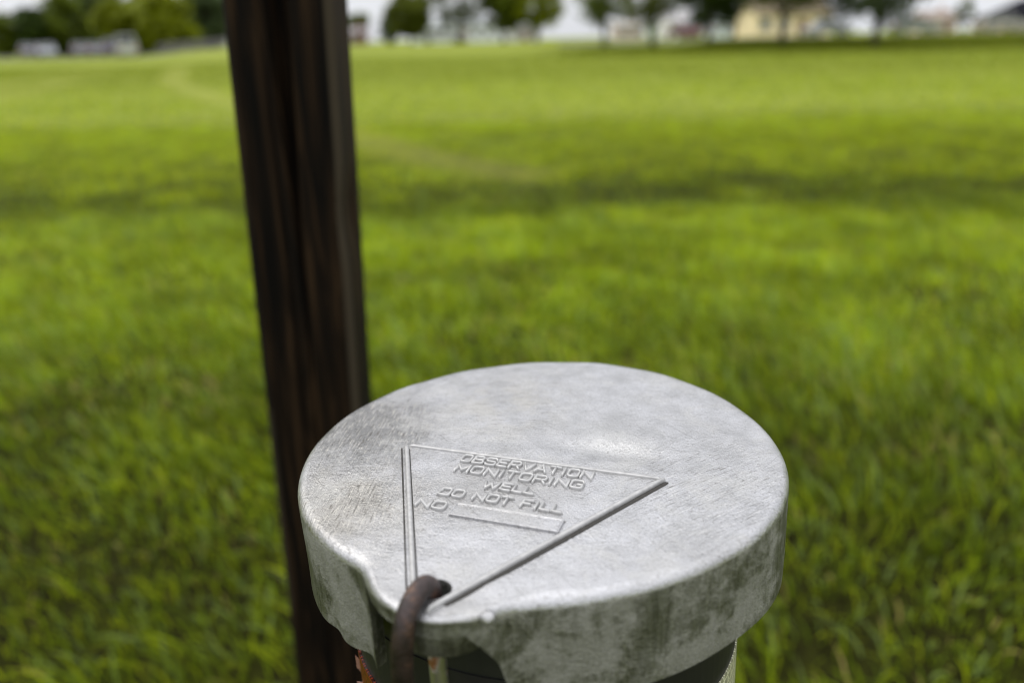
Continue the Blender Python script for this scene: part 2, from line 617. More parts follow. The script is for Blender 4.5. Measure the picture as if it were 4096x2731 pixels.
        ox = rng_(math_('ADD', math_('MULTIPLY', noise(24.0, 3.0, 0.5, 0.4), 0.68), math_('MULTIPLY', noise(240.0, 6.0, 0.75), 0.32)), 0.46, 0.56, 0.0, 0.8)
        base = mixc(ox, base, (0.38, 0.375, 0.36))
        base = mixc(rng_(grit, 0.38, 0.62, 0.40, 0.0), base, (0.12, 0.12, 0.10))
        mt_lo, mt_hi = 0.88, 0.45
        rough = rng_(mid, 0.3, 0.7, 0.40, 0.62)
        rel = math_('MULTIPLY', runs, 0.5)
        bstr, bdist = 0.9, 0.0008
    L(base, b.inputs["Base Color"])
    L(rng_(ox, 0.0, 1.0, mt_lo, mt_hi, False), b.inputs["Metallic"])
    L(rough, b.inputs["Roughness"])
    h = math_('ADD', math_('ADD', math_('MULTIPLY', fine, 0.55), math_('MULTIPLY', grit, 0.35)), math_('ADD', mid, rel))
    bp = N(nt, "ShaderNodeBump", i_Strength=bstr, i_Distance=bdist)
    L(h, bp.inputs["Height"])
    L(bp.outputs[0], b.inputs["Normal"])
    return m


AL_TOP = cast_metal("cast_aluminium_top", "top")
AL_SIDE = cast_metal("cast_aluminium_side", "side")
AL_WORN = plain("rubbed_aluminium", (0.43, 0.425, 0.418), 0.52, 0.80, var=0.34, scale=420)

LID_M = Matrix(((0.93535681, 0.35234904, -0.03094829, 0.01027246),
                (-0.35212883, 0.93586834, 0.01247929, 0.29994653),
                (0.03336059, -0.00077480, 0.99944308, 0.83802096),
                (0, 0, 0, 1)))

lid = empty("well_cover")
lid.matrix_world = LID_M
tag(lid, "round cast aluminium well cover with raised triangle and lettering", "well cover")


# ---- lid body: plate, rounded rim, skirt with an arched notch below the hasp ear
RIM_PTS = [(-177.9, 1.003), (-159.9, 1.000), (-145.1, 1.000), (-131.3, 1.001), (-118.5, 0.998), (-113.5, 0.990), (-110.2, 0.988), (-107.0, 1.006),
           (-102.9, 1.053), (-98.8, 1.092), (-93.8, 1.122), (-88.3, 1.129), (-83.6, 1.104), (-80.7, 1.076), (-78.4, 1.044), (-75.9, 1.020),
           (-71.0, 1.001), (-67.4, 0.997), (-54.5, 0.992), (-40.6, 0.995), (-24.0, 1.008), (-12.0, 1.013), (1.9, 1.011), (18.5, 0.999), (37.0, 0.990),
           (61.6, 1.002), (82.7, 1.014), (96.0, 1.010), (113.5, 0.998), (132.9, 0.993), (149.4, 0.996), (163.6, 1.003)]


def lid_outline(th):
    """radius of the hand-finished casting, with the ear for the padlock at the front"""
    d = np.degrees(th)
    a = np.array([p[0] for p in RIM_PTS])
    r = np.array([p[1] for p in RIM_PTS])
    a3 = np.concatenate([a - 360, a, a + 360])
    r3 = np.concatenate([r, r, r])
    out = np.zeros_like(d)
    ker = np.linspace(-2.2, 2.2, 23)
    w = np.cos(ker / 2.2 * math.pi / 2) ** 2 + 0.02
    for k, q in zip(ker, w):
        out += q * np.interp(d + k, a3, r3)
    out = out / w.sum()
    wide = sum(np.interp(d + k, a3, r3) for k in np.linspace(-12, 12, 25)) / 25
    ear = np.exp(-((d + 91) / 27.0) ** 6)
    return out * ear + wide * (1 - ear)


def lid_skirt(th_deg):
    """depth of the skirt at each angle; the notch leaves only the ear's thickness"""
    h = 0.40 + 0.012 * np.sin(np.radians(th_deg) * 3 + 0.5)
    left = sstep(-106.4, -105.6, th_deg)
    # arched right side
    arch_pts = ([-90.0, -83.2, -82.2, -81.2, -79.8, -78.6, -77.8, -76.6, -75.6, -75.2],
                [0.062, 0.062, 0.09, 0.115, 0.16, 0.205, 0.28, 0.36, 0.39, 0.40])
    right = np.interp(th_deg, *arch_pts)
    inside = (th_deg > -106.4) & (th_deg < -75.2)
    nh = np.where(th_deg < -90, h * (1 - left) + 0.062 * left, right)
    return np.where(inside, np.minimum(h, nh), h)


def top_height(x, y):
    """shallow dents and unevenness of the plate, in lid radii"""
    z = 0.014 * (fbm(x + 3, y + 3, 2.1) - 0.5)
    z = z - 0.017 * np.exp(-(((x - 0.30) / 0.21) ** 2 + ((y - 0.05) / 0.075) ** 2))
    z = z + 0.005 * np.exp(-(((x + 0.62) / 0.16) ** 2 + ((y + 0.35) / 0.22) ** 2))
    z = z * sstep(0.0, 0.1, np.abs(np.hypot(x, y) - 1.0))
    tri = (y < -0.1) & (y > -1.1) & (np.abs(x) < 0.6 * (y + 1.14))
    return np.where(tri, z * 0.15, z)


NT = 900
thd = np.linspace(-180, 180, NT, endpoint=False)
# sharper steps at the notch ends
thr = np.radians(thd)
ro = lid_outline(thr)
hs = lid_skirt(thd)
FIL = 0.040 - 0.024 * np.exp(-((thd + 90) / 12.0) ** 4)
rows = []
for q in np.linspace(0.02, 1.0, 56):
    rr = (ro - FIL) * q
    x, y = rr * np.cos(thr), rr * np.sin(thr)
    rows.append((x, y, top_height(x, y)))
for a in np.linspace(0.15, 1.0, 7):
    aa = a * math.pi / 2
    rr = ro - FIL + FIL * math.sin(aa)
    rows.append((rr * np.cos(thr), rr * np.sin(thr), -FIL * (1 - math.cos(aa)) + 0.002 * np.sin(thr * 17) * (1 - a)))
for q in np.linspace(0.12, 1.0, 14):
    zz = -FIL - (hs - FIL) * q
    wob = 0.004 * np.sin(thr * 9 + 3 * q) * q
    # the skirt runs into two shallow flutes beside the ear
    fl = 0.018 * np.exp(-((thd + 111) / 3.2) ** 2) + 0.014 * np.exp(-((thd + 122) / 3.0) ** 2)
    rr = np.where((thd > -107) & (thd < -75), ro, np.minimum(ro, 1.012)) + wob - fl * q
    rows.append((rr * np.cos(thr), rr * np.sin(thr), zz))
WALL = 0.052
for q in (0.0, 0.5, 1.0):
    zz = -hs * (1 - q) - 0.060 * q
    rr = np.minimum(ro, 1.012) - WALL
    zz = np.where((thd > -105.6) & (thd < -82), -0.0605 + 0.0 * q - 0.001 * (1 - q), zz)
    rr2 = rr - 0.01 * q
    rows.append((rr2 * np.cos(thr), rr2 * np.sin(thr), zz))
rows.append((0.45 * np.cos(thr), 0.45 * np.sin(thr), np.full(NT, -0.06)))
nr = len(rows)
lv = np.empty((nr, NT, 3))
for i, (a, b_, c_) in enumerate(rows):
    lv[i, :, 0], lv[i, :, 1], lv[i, :, 2] = a, b_, c_
lv = lv.reshape(-1, 3) * RL
lf = []
for i in range(nr - 1):
    for k in range(NT):
        a, b_ = i * NT + k, i * NT + (k + 1) % NT
        lf.append((a, a + NT, b_ + NT, b_))
lvl = [tuple(v) for v in lv] + [(0, 0, float(top_height(np.array(0.), np.array(0.))) * RL), (0, 0, -0.06 * RL)]
ct, cb = len(lvl) - 2, len(lvl) - 1
for k in range(NT):
    lf.append((ct, k, (k + 1) % NT))
    lf.append((cb, (nr - 1) * NT + (k + 1) % NT, (nr - 1) * NT + k))
body = mesh_obj("lid_plate", lvl, lf, AL_TOP, lid, smooth=True)
body.data.materials.append(AL_SIDE)
first_skirt = 55 + 6
mi = np.zeros(len(body.data.polygons), np.int32)
mi[first_skirt * NT:(nr - 1) * NT] = 1
body.data.polygons.foreach_set("material_index", mi)

# boss under the ear, then the padlock hole bored through both
HX, HY, HR = -0.012, -0.988, 0.053


def lathe(profile, cx, cy, n=40, closed=True):
    """profile: list of (r, z), returns verts, faces around the vertical through cx, cy (lid radii)"""
    v, f = [], []
    for r, z in profile:
        for k in range(n):
            t = 2 * math.pi * k / n
            v.append(((cx + r * math.cos(t)) * RL, (cy + r * math.sin(t)) * RL, z * RL))
    m_ = len(profile)
    for i in range(m_ if closed else m_ - 1):
        for k in range(n):
            a, b2 = i * n + k, i * n + (k + 1) % n
            j = (i + 1) % m_
            f.append((a, j * n + k, j * n + (k + 1) % n, b2))
    return v, f


bv, bf = lathe([(HR + 0.002, -0.0645), (HR + 0.002, -0.165), (0.155, -0.165), (0.172, -0.150), (0.182, -0.075), (0.182, -0.0645)],
               0.0, -0.945, 48)
boss = mesh_obj("ear_boss", bv, bf, AL_SIDE, lid, smooth=True)

cut_v, cut_f = [], []
nC = 32
for z in (0.2, -0.5):
    for k in range(nC):
        t = 2 * math.pi * k / nC
        cut_v.append(((HX + HR * math.cos(t)) * RL, (HY + HR * 0.92 * math.sin(t)) * RL, z * RL))
for k in range(nC):
    cut_f.append((k, nC + k, nC + (k + 1) % nC, (k + 1) % nC))
cut_f.append(tuple(range(nC)))
cut_f.append(tuple(range(2 * nC - 1, nC - 1, -1)))
cutter = mesh_obj("cutter", cut_v, cut_f, AL_SIDE, lid)
bpy.context.view_layer.update()
for o in (body,):
    md = o.modifiers.new("hole", 'BOOLEAN')
    md.object = cutter
    md.operation = 'DIFFERENCE'
    md.solver = 'EXACT'
dg = bpy.context.evaluated_depsgraph_get()
for o in (body,):
    me2 = bpy.data.meshes.new_from_object(o.evaluated_get(dg))
    o.modifiers.clear()
    o.data = me2
    me2.set_sharp_from_angle(angle=R_(38))
bpy.data.objects.remove(cutter, do_unlink=True)


# ---- raised ridges of the triangle
def ridge(name, p0, p1, half, h, parent=lid, mat=AL_WORN):
    """half-round bead with tapered ends lying on the plate"""
    p0, p1 = Vector((p0[0], p0[1], 0)), Vector((p1[0], p1[1], 0))
    d = (p1 - p0).normalized()
    s = Vector((-d.y, d.x, 0))
    prof = [(-1.12, -0.10), (-1.0, 0.08), (-0.90, 0.62), (-0.58, 0.94), (0, 1.0), (0.58, 0.94), (0.90, 0.62), (1.0, 0.08), (1.12, -0.10)]
    Ln = (p1 - p0).length
    stations = [(-0.010, 0.25), (-0.004, 0.75), (0.006, 1.0)] + [(t, 1.0) for t in np.linspace(0.03, Ln - 0.03, 40)] + \
               [(Ln - 0.006, 1.0), (Ln + 0.004, 0.75), (Ln + 0.010, 0.25)]
    v, f = [], []
    for t, q in stations:
        wob = 1 + 0.10 * (vnoise(t * 9 + p0.x * 7, 1.0, 1.7) - 0.5)
        for a, b in prof:
            c = p0 + d * t + s * (a * half * (0.5 + 0.5 * q) * wob)
            v.append((c.x * RL, c.y * RL, (b * h * q * wob - 0.002) * RL))
    m_ = len(prof)
    for i in range(len(stations) - 1):
        for k in range(m_ - 1):
            f.append((i * m_ + k, i * m_ + k + 1, (i + 1) * m_ + k + 1, (i + 1) * m_ + k))
    return mesh_obj(name, v, f, mat, parent, smooth=True)


ridge("triangle_ridge", (-0.548, -0.150), (-0.068, -1.030), 0.0100, 0.019)
ridge("triangle_ridge", (0.553, -0.140), (0.012, -1.090), 0.0100, 0.019)
SHADE_GRIME = plain("grime_and_shade", (0.035, 0.032, 0.028), 0.9, var=0.6, scale=900)
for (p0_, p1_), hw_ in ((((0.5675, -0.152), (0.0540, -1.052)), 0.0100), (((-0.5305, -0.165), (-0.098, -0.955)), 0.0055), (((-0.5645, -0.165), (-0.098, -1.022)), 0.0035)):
    ridge("shade_grime_line", p0_, p1_, hw_, 0.006, mat=SHADE_GRIME)  # dark line at the ridge foot: packed grit and the ridge's shaded side painted in
ridge("triangle_ridge", (-0.535, -0.128), (0.535, -0.128), 0.0080, 0.010)

# ---- number plate box
bxv, bxf = [], []
BX0, BX1, BY0, BY1, BH, BB = -0.153, 0.272, -0.594, -0.508, 0.0090, 0.005
for x0, x1, y0, y1, z in ((BX0, BX1, BY0, BY1, -0.003), (BX0 + BB * .5, BX1 - BB * .5, BY0 + BB * .5, BY1 - BB * .5, BH),
                          (BX0 + BB * 1.3, BX1 - BB * 1.3, BY0 + BB * 1.3, BY1 - BB * 1.3, BH * 1.10),
                          (BX0 + BB * 2.3, BX1 - BB * 2.3, BY0 + BB * 2.3, BY1 - BB * 2.3, BH * 0.72)):
    bxv += [(x0 * RL, y0 * RL, z * RL), (x1 * RL, y0 * RL, z * RL), (x1 * RL, y1 * RL, z * RL), (x0 * RL, y1 * RL, z * RL)]
for i in range(3):
    for k in range(4):
        bxf.append((i * 4 + k, i * 4 + (k + 1) % 4, (i + 1) * 4 + (k + 1) % 4, (i + 1) * 4 + k))
bxf.append((12, 13, 14, 15))
number_panel = mesh_obj("number_panel", bxv, bxf, AL_TOP, lid)
ridge("panel_edge", (BX0 + 0.006, BY1 - 0.004), (BX1 - 0.006, BY1 - 0.004), 0.0034, 0.0125, parent=number_panel)
ridge("panel_edge", (BX0 + 0.004, BY0 + 0.006), (BX0 + 0.004, BY1 - 0.006), 0.0034, 0.0118, parent=number_panel)

# ---- cast lettering: each glyph a set of strokes on a 0..1 box, squared with rounded corners
c_ = 0.16


def rrect(x0, y0, x1, y1, c):
    return [(x0 + c, y0), (x1 - c, y0), (x1 - c * .3, y0 + c * .3), (x1, y0 + c), (x1, y1 - c), (x1 - c * .3, y1 - c * .3), (x1 - c, y1),
            (x0 + c, y1), (x0 + c * .3, y1 - c * .3), (x0, y1 - c), (x0, y0 + c), (x0 + c * .3, y0 + c * .3), (x0 + c, y0)]


GL = {
    'O': [rrect(0, 0, 1, 1, .24)],
    'D': [[(0, 0), (.74, 0), (.93, .07), (1, .26), (1, .74), (.93, .93), (.74, 1), (0, 1), (0, 0)]],
    'B': [[(0, 0), (.78, 0), (.95, .07), (1, .2), (1, .34), (.93, .46), (.78, .52), (0, .52)],
          [(.70, .52), (.86, .60), (.93, .72), (.93, .84), (.86, .95), (.70, 1), (0, 1), (0, 0)]],
    'S': [[(0, .2), (.06, .06), (.22, 0), (.78, 0), (.95, .06), (1, .2), (1, .34), (.94, .47), (.78, .51), (.22, .51), (.06, .57), (0, .68),
           (0, .8), (.06, .94), (.22, 1), (.78, 1), (.94, .94), (1, .8)]],
    'E': [[(1, 0), (0, 0), (0, 1), (1, 1)], [(0, .52), (.85, .52)]],
    'F': [[(0, 0), (0, 1), (1, 1)], [(0, .5), (.82, .5)]],
    'R': [[(0, 0), (0, 1), (.76, 1), (.94, .93), (1, .8), (1, .62), (.94, .50), (.76, .44), (0, .44)], [(.62, .44), (1, 0)]],
    'V': [[(0, 1), (.5, 0), (1, 1)]],
    'A': [[(0, 0), (.5, 1), (1, 0)], [(.18, .33), (.82, .33)]],
    'T': [[(0, 1), (1, 1)], [(.5, 1), (.5, 0)]],
    'I': [[(.5, 0), (.5, 1)]],
    'N': [[(0, 0), (0, 1), (1, 0), (1, 1)]],
    'M': [[(0, 0), (0, 1), (.5, .25), (1, 1), (1, 0)]],
    'W': [[(0, 1), (.25, 0), (.5, .72), (.75, 0), (1, 1)]],
    'L': [[(0, 1), (0, 0), (1, 0)]],
    'G': [[(1, .78), (.94, .94), (.78, 1), (.22, 1), (.06, .94), (0, .78), (0, .22), (.06, .06), (.22, 0), (.78, 0), (.94, .06), (1, .22), (1, .46), (.55, .46)]],
}
GW = {'I': 0.34, 'M': 1.18, 'W': 1.45, 'L': .82, 'E': .9, 'F': .88, 'T': .95, 'V': 1.05, 'A': 1.05, ' ': .45}


def stroke_mesh(poly, half, h, mb):
    P = [Vector((p[0], p[1], 0)) for p in poly]
    closed = (P[0] - P[-1]).length < 1e-6
    if closed:
        P = P[:-1]
    n = len(P)
    prof = [(-1.2, -0.25), (-1.0, 0.45), (-0.6, 0.95), (0, 1.0), (0.6, 0.95), (1.0, 0.45), (1.2, -0.25)]
    rings = []
    for i in range(n):
        a = P[i - 1] if (closed or i > 0) else None
        b = P[(i + 1) % n] if (closed or i < n - 1) else None
        d1 = (P[i] - a).normalized() if a is not None else None
        d2 = (b - P[i]).normalized() if b is not None else None
        if d1 is None:
            d1 = d2
        if d2 is None:
            d2 = d1
        n1, n2 = Vector((-d1.y, d1.x, 0)), Vector((-d2.y, d2.x, 0))
        s = n1 + n2
        if s.length < 1e-4:
            s = n1.copy()
        s.normalize()
        k = 1 / max(0.45, s.dot(n1))
        rings.append((P[i], s, k, (d1 + d2).normalized() if (d1 + d2).length > 1e-4 else d1, a is None, b is None))
    v, f = [], []
    seq = []
    for (p, s, k, d, st, en) in rings:
        if st:
            seq.append((p - d * half * 1.2, s, 0.35, 0.1))
            seq.append((p - d * half * 0.6, s, 0.9, 0.8))
        seq.append((p, s, k, 1.0))
        if en:
            seq.append((p + d * half * 0.6, s, 0.9, 0.8))
            seq.append((p + d * half * 1.2, s, 0.35, 0.1))
    for p, s, k, q in seq:
        for a, b in prof:
            c = p + s * (a * half * k)
            v.append((c.x * RL, c.y * RL, (b * h * q) * RL))
    m_ = len(prof)
    cnt = len(seq)
    for i in range(cnt if closed else cnt - 1):
        j = (i + 1) % cnt
        for k in range(m_ - 1):
            f.append((i * m_ + k, i * m_ + k + 1, j * m_ + k + 1, j * m_ + k))
    mb.add(v, f)


def text_line(s, x0, x1, yb, cap, label):
    mb = MB()
    gap = 0.30
    wid = [GW.get(ch, 1.0) for ch in s]
    tot = sum(wid) + gap * (len(s) - 1)
    u = (x1 - x0) / tot
    x = x0
    for ch, w_ in zip(s, wid):
        if ch != ' ':
            for poly in GL[ch]:
                jit = rnd.uniform(-0.0012, 0.0012)
                if ch == 'I':
                    pts = [(x + w_ * u * .5, yb + cap * q[1]) for q in poly]
                else:
                    pts = [(x + w_ * u * q[0], yb + jit + cap * q[1]) for q in poly]
                stroke_mesh(pts, 0.0053, 0.0120, mb)
        x += (w_ + gap) * u
    o = mb.build("raised_lettering", AL_WORN, lid, smooth=True)
    o["label"] = label
    return o


text_line("OBSERVATION", -0.272, 0.284, -0.206, 0.053, "raised letters reading OBSERVATION")
text_line("MONITORING", -0.262, 0.268, -0.288, 0.053, "raised letters reading MONITORING")
text_line("WELL", -0.105, 0.103, -0.376, 0.047, "raised letters reading WELL")
text_line("DO NOT FILL", -0.247, 0.243, -0.469, 0.047, "raised letters reading DO NOT FILL")
text_line("NO", -0.296, -0.184, -0.566, 0.047, "raised letters reading NO")

# ---- cast blob where the ear meets the rim
mbn = MB()
for (bx, by, bz, br) in ((0.190, -1.052, -0.012, 0.026),):
    v, f = [], []
    nu, nv_ = 14, 9
    for j in range(nv_ + 1):
        for i in range(nu):
            a, e_ = 2 * math.pi * i / nu, math.pi * j / nv_
            q = br * (1 + 0.08 * math.sin(3 * a + j))
            v.append(((bx + q * math.sin(e_) * math.cos(a)) * RL, (by + q * math.sin(e_) * math.sin(a)) * RL, (bz + q * 0.85 * math.cos(e_)) * RL))
    for j in range(nv_):
        for i in range(nu):
            f.append((j * nu + i, (j + 1) * nu + i, (j + 1) * nu + (i + 1) % nu, j * nu + (i + 1) % nu))
    mbn.add(v, f)
mbn.build("casting_blob", AL_TOP, lid, smooth=True)

# ================================================================== casing below the lid
STEEL = plain("painted_steel_pipe", (0.020, 0.022, 0.018), 0.5, 0.3, var=0.3, scale=60)
BLACK = plain("black_tape", (0.010, 0.010, 0.011), 0.45, var=0.2, scale=80)


def sheeting(name, base, line, rough=0.35, wear=0.0):
    """reflective sheeting with a fine printed cell grid, laid out around the pipe"""
    m, nt, b = new_mat(name)
    L = nt.links.new
    tc = N(nt, "ShaderNodeTexCoord")
    sp = N(nt, "ShaderNodeSeparateXYZ")
    L(tc.outputs["Object"], sp.inputs[0])
    at = N(nt, "ShaderNodeMath", operation='ARCTAN2')
    L(sp.outputs["Y"], at.inputs[0])
    L(sp.outputs["X"], at.inputs[1])
    arc = N(nt, "ShaderNodeMath", operation='MULTIPLY')
    arc.inputs[1].default_value = 0.084
    L(at.outputs[0], arc.inputs[0])

    def lines(src, period, width):
        dv = N(nt, "ShaderNodeMath", operation='DIVIDE'); dv.inputs[1].default_value = period
        L(src, dv.inputs[0])
        fr = N(nt, "ShaderNodeMath", operation='FRACT')
        L(dv.outputs[0], fr.inputs[0])
        lt = N(nt, "ShaderNodeMath", operation='LESS_THAN'); lt.inputs[1].default_value = width
        L(fr.outputs[0], lt.inputs[0])
        return lt.outputs[0]
    sk = N(nt, "ShaderNodeMath", operation='MULTIPLY_ADD')      # second family, slanted
    L(sp.outputs["Z"], sk.inputs[0]); sk.inputs[1].default_value = 0.45
    L(arc.outputs[0], sk.inputs[2])
    l1 = lines(arc.outputs[0], 0.0042, 0.12)
    l2 = lines(sp.outputs["Z"], 0.0044, 0.16)
    l3 = lines(sk.outputs[0], 0.0042, 0.12)
    mxa = N(nt, "ShaderNodeMath", operation='MAXIMUM'); L(l1, mxa.inputs[0]); L(l2, mxa.inputs[1])
    mxb = N(nt, "ShaderNodeMath", operation='MAXIMUM'); L(mxa.outputs[0], mxb.inputs[0]); L(l3, mxb.inputs[1])
    no = N(nt, "ShaderNodeTexNoise", i_Scale=55.0, i_Detail=5.0)
    L(tc.outputs["Object"], no.inputs["Vector"])
    dm = N(nt, "ShaderNodeMix", data_type='RGBA')
    dm.inputs[6].default_value = tuple(c * 0.55 for c in base) + (1,)
    dm.inputs[7].default_value = tuple(base) + (1,)
    L(no.outputs["Fac"], dm.inputs[0])
    mx = N(nt, "ShaderNodeMix", data_type='RGBA')
    L(mxb.outputs[0], mx.inputs[0])
    L(dm.outputs[2], mx.inputs[6])
    mx.inputs[7].default_value = tuple(line) + (1,)
    L(mx.outputs[2], b.inputs["Base Color"])
    b.inputs["Roughness"].default_value = rough
    b.inputs["Coat Weight"].default_value = 0.25
    return m


PALE = sheeting("pale_reflective_sheeting", (0.34, 0.34, 0.22), (0.72, 0.72, 0.52))
ORANGE = sheeting("orange_reflective_sheeting", (0.055, 0.007, 0.002), (0.26, 0.030, 0.005))

casing = empty("well_casing")
casing.matrix_world = LID_M
tag(casing, "round steel well casing under the aluminium cover with black, pale and orange tape", "well pipe")
PR = 0.838


def shell(name, th0, th1, zfun0, zfun1, r, mat, n=64, m=8, thick=0.006):
    """piece of a tape wrap round the pipe: angles in degrees, heights in lid radii, real thickness"""
    v, f = [], []
    for rr in (r + thick, r):
        for i in range(n + 1):
            a = th0 + (th1 - th0) * i / n
            z0, z1 = zfun0(a), zfun1(a)
            for j in range(m + 1):
                z = z0 + (z1 - z0) * j / m
                v.append((rr * math.cos(R_(a)) * RL, rr * math.sin(R_(a)) * RL, z * RL))
    off = (n + 1) * (m + 1)
    idx = lambda i, j: i * (m + 1) + j
    for i in range(n):
        for j in range(m):
            q = (idx(i, j), idx(i + 1, j), idx(i + 1, j + 1), idx(i, j + 1))
            f.append(tuple(reversed(q)))
            f.append(tuple(x + off for x in q))
    for i in range(n):
        for j in (0, m):
            q = (idx(i, j), idx(i + 1, j), idx(i + 1, j) + off, idx(i, j) + off)
            f.append(q if j == 0 else tuple(reversed(q)))
    for j in range(m):
        for i in (0, n):
            q = (idx(i, j), idx(i, j + 1), idx(i, j + 1) + off, idx(i, j) + off)
            f.append(q if i == n else tuple(reversed(q)))
    return mesh_obj(name, v, f, mat, casing, smooth=False)


ground_z = -0.845 / RL            # lid plane to the ground along the casing
pv, pf = lathe([(PR, -0.075), (PR, ground_z), (PR - 0.06, ground_z), (PR - 0.06, -0.075)], 0, 0, 96)
mesh_obj("pipe", pv, pf, STEEL, casing, smooth=False)
shell("black_band", -179.9, 179.9, lambda a: -0.80 + 0.02 * math.sin(R_(a * 2)), lambda a: -0.475 + 0.012 * math.sin(R_(a * 3)), PR, BLACK, n=120, m=2)
frr = random.Random(3)
fray = {}


def edge(a, base, amp):
    k = round(a * 3)
    if (k, base) not in fray:
        fray[(k, base)] = base + frr.uniform(-amp, amp)
    return fray[(k, base)]


shell("pale_tape", -62, 60, lambda a: -2.6, lambda a: -0.80 - 0.012 * math.sin(R_(a * 2 + 60)), PR + 0.007, PALE, n=90, m=4)
shell("orange_tape", -172, -98, lambda a: -2.6, lambda a: edge(a, -0.78, 0.004), PR + 0.007, ORANGE, n=90, m=6, thick=0.010)
# torn, curled corner of the orange sheeting
mbf = MB()
fr2 = random.Random(9)
for i in range(5):
    z = -0.90 - i * 0.06
    a = R_(-146 + fr2.uniform(-3, 3))
    r0, r1 = PR + 0.016, PR + 0.022 + fr2.uniform(0, 0.03)
    p = [(r0 * math.cos(a), r0 * math.sin(a), z), (r0 * math.cos(a), r0 * math.sin(a), z - 0.05),
         (r1 * math.cos(a - .03), r1 * math.sin(a - .03), z - 0.05 + fr2.uniform(-.02, .02)), (r1 * math.cos(a - .02), r1 * math.sin(a - .02), z + fr2.uniform(-.02, .02))]
    q = [(x * RL, y * RL, (z_ ) * RL) for x, y, z_ in p]
    off = Vector((math.cos(a + math.pi / 2), math.sin(a + math.pi / 2), 0)) * 0.0006
    mbf.add(q + [tuple(Vector(x) + off) for x in q], [(0, 1, 2, 3), (7, 6, 5, 4), (0, 4, 5, 1), (1, 5, 6, 2), (2, 6, 7, 3), (3, 7, 4, 0)])
mbf.build("torn_tape_edge", plain("tape_backing", (0.22, 0.11, 0.08), 0.6, var=0.5, scale=300), casing)

# ================================================================== padlock
RUST = None


def rusty_mat():
    m, nt, b = new_mat("rusted_shackle")
    L = nt.links.new
    tc = N(nt, "ShaderNodeTexCoord")
    n1 = N(nt, "ShaderNodeTexNoise", i_Scale=130.0, i_Detail=6.0, i_Roughness=0.6)
    n2 = N(nt, "ShaderNodeTexNoise", i_Scale=900.0, i_Detail=4.0)
    L(tc.outputs["Object"], n1.inputs["Vector"])
    L(tc.outputs["Object"], n2.inputs["Vector"])
    r = N(nt, "ShaderNodeValToRGB")
    e = r.color_ramp.elements
    e[0].position, e[0].color = 0.36, (0.012, 0.008, 0.007, 1)
    e[1].position, e[1].color = 0.56, (0.036, 0.022, 0.020, 1)
    x = e.new(0.66); x.color = (0.090, 0.046, 0.028, 1)
    L(n1.outputs["Fac"], r.inputs[0])
    L(r.outputs[0], b.inputs["Base Color"])
    b.inputs["Roughness"].default_value = 0.40
    b.inputs["Metallic"].default_value = 0.25
    bp = N(nt, "ShaderNodeBump", i_Strength=0.8, i_Distance=0.0006)
    ad = N(nt, "ShaderNodeMath", operation='ADD')
    L(n1.outputs["Fac"], ad.inputs[0]); L(n2.outputs["Fac"], ad.inputs[1])
    L(ad.outputs[0], bp.inputs["Height"])
    L(bp.outputs[0], b.inputs["Normal"])
    return m


def steel_leg_mat():
    m, nt, b = new_mat("bright_steel_with_rust")
    L = nt.links.new
    tc = N(nt, "ShaderNodeTexCoord")
    n1 = N(nt, "ShaderNodeTexNoise", i_Scale=160.0, i_Detail=6.0)
    L(tc.outputs["Object"], n1.inputs["Vector"])
    mr = N(nt, "ShaderNodeMapRange", interpolation_type='SMOOTHSTEP')
    mr.inputs["From Min"].default_value, mr.inputs["From Max"].default_value = 0.54, 0.66
    L(n1.outputs["Fac"], mr.inputs["Value"])
    mx = N(nt, "ShaderNodeMix", data_type='RGBA')
    L(mr.outputs[0], mx.inputs[0])
    mx.inputs[6].default_value = (0.66, 0.65, 0.62, 1)
    mx.inputs[7].default_value = (0.20, 0.09, 0.035, 1)
    L(mx.outputs[2], b.inputs["Base Color"])
    inv = N(nt, "ShaderNodeMapRange")
    inv.inputs["To Min"].default_value, inv.inputs["To Max"].default_value = 1.0, 0.1
    L(mr.outputs[0], inv.inputs["Value"])
    L(inv.outputs[0], b.inputs["Metallic"])
    b.inputs["Roughness"].default_value = 0.40
    return m


def smooth_path(pts, n=10):
    P = [Vector(p) for p in pts]
    out = []
    for i in range(len(P) - 1):
        p0, p1, p2, p3 = P[max(i - 1, 0)], P[i], P[i + 1], P[min(i + 2, len(P) - 1)]
        for k in range(n):
            t = k / n
            out.append(0.5 * ((2 * p1) + (p2 - p0) * t + (2 * p0 - 5 * p1 + 4 * p2 - p3) * t * t + (3 * p1 - p0 - 3 * p2 + p3) * t ** 3))
    out.append(P[-1])
    return out


padlock = empty("padlock")
padlock.matrix_world = LID_M
tag(padlock, "padlock with rusty brown shackle through the hole in the aluminium cover", "padlock")
SH = [(-0.020, -1.000, -0.10), (-0.020, -1.003, -0.02), (-0.021, -1.014, 0.026), (-0.025, -1.052, 0.047), (-0.030, -1.105, 0.038),
      (-0.034, -1.150, 0.004), (-0.038, -1.172, -0.05), (-0.046, -1.180, -0.13), (-0.052, -1.182, -0.30), (-0.056, -1.182, -0.86)]
mb = MB()
mb.tube([tuple(p * RL) for p in smooth_path(SH, 8)], 0.0345 * RL, 20)
mb.build("shackle", rusty_mat(), padlock, smooth=True)
mb = MB()
mb.tube([tuple(Vector(p) * RL) for p in ((-0.028, -1.000, -0.105), (-0.030, -0.99, -0.2), (-0.034, -0.985, -0.45), (-0.038, -0.985, -0.86))], 0.030 * RL, 20)
mb.build("shackle_leg", steel_leg_mat(), padlock, smooth=True)
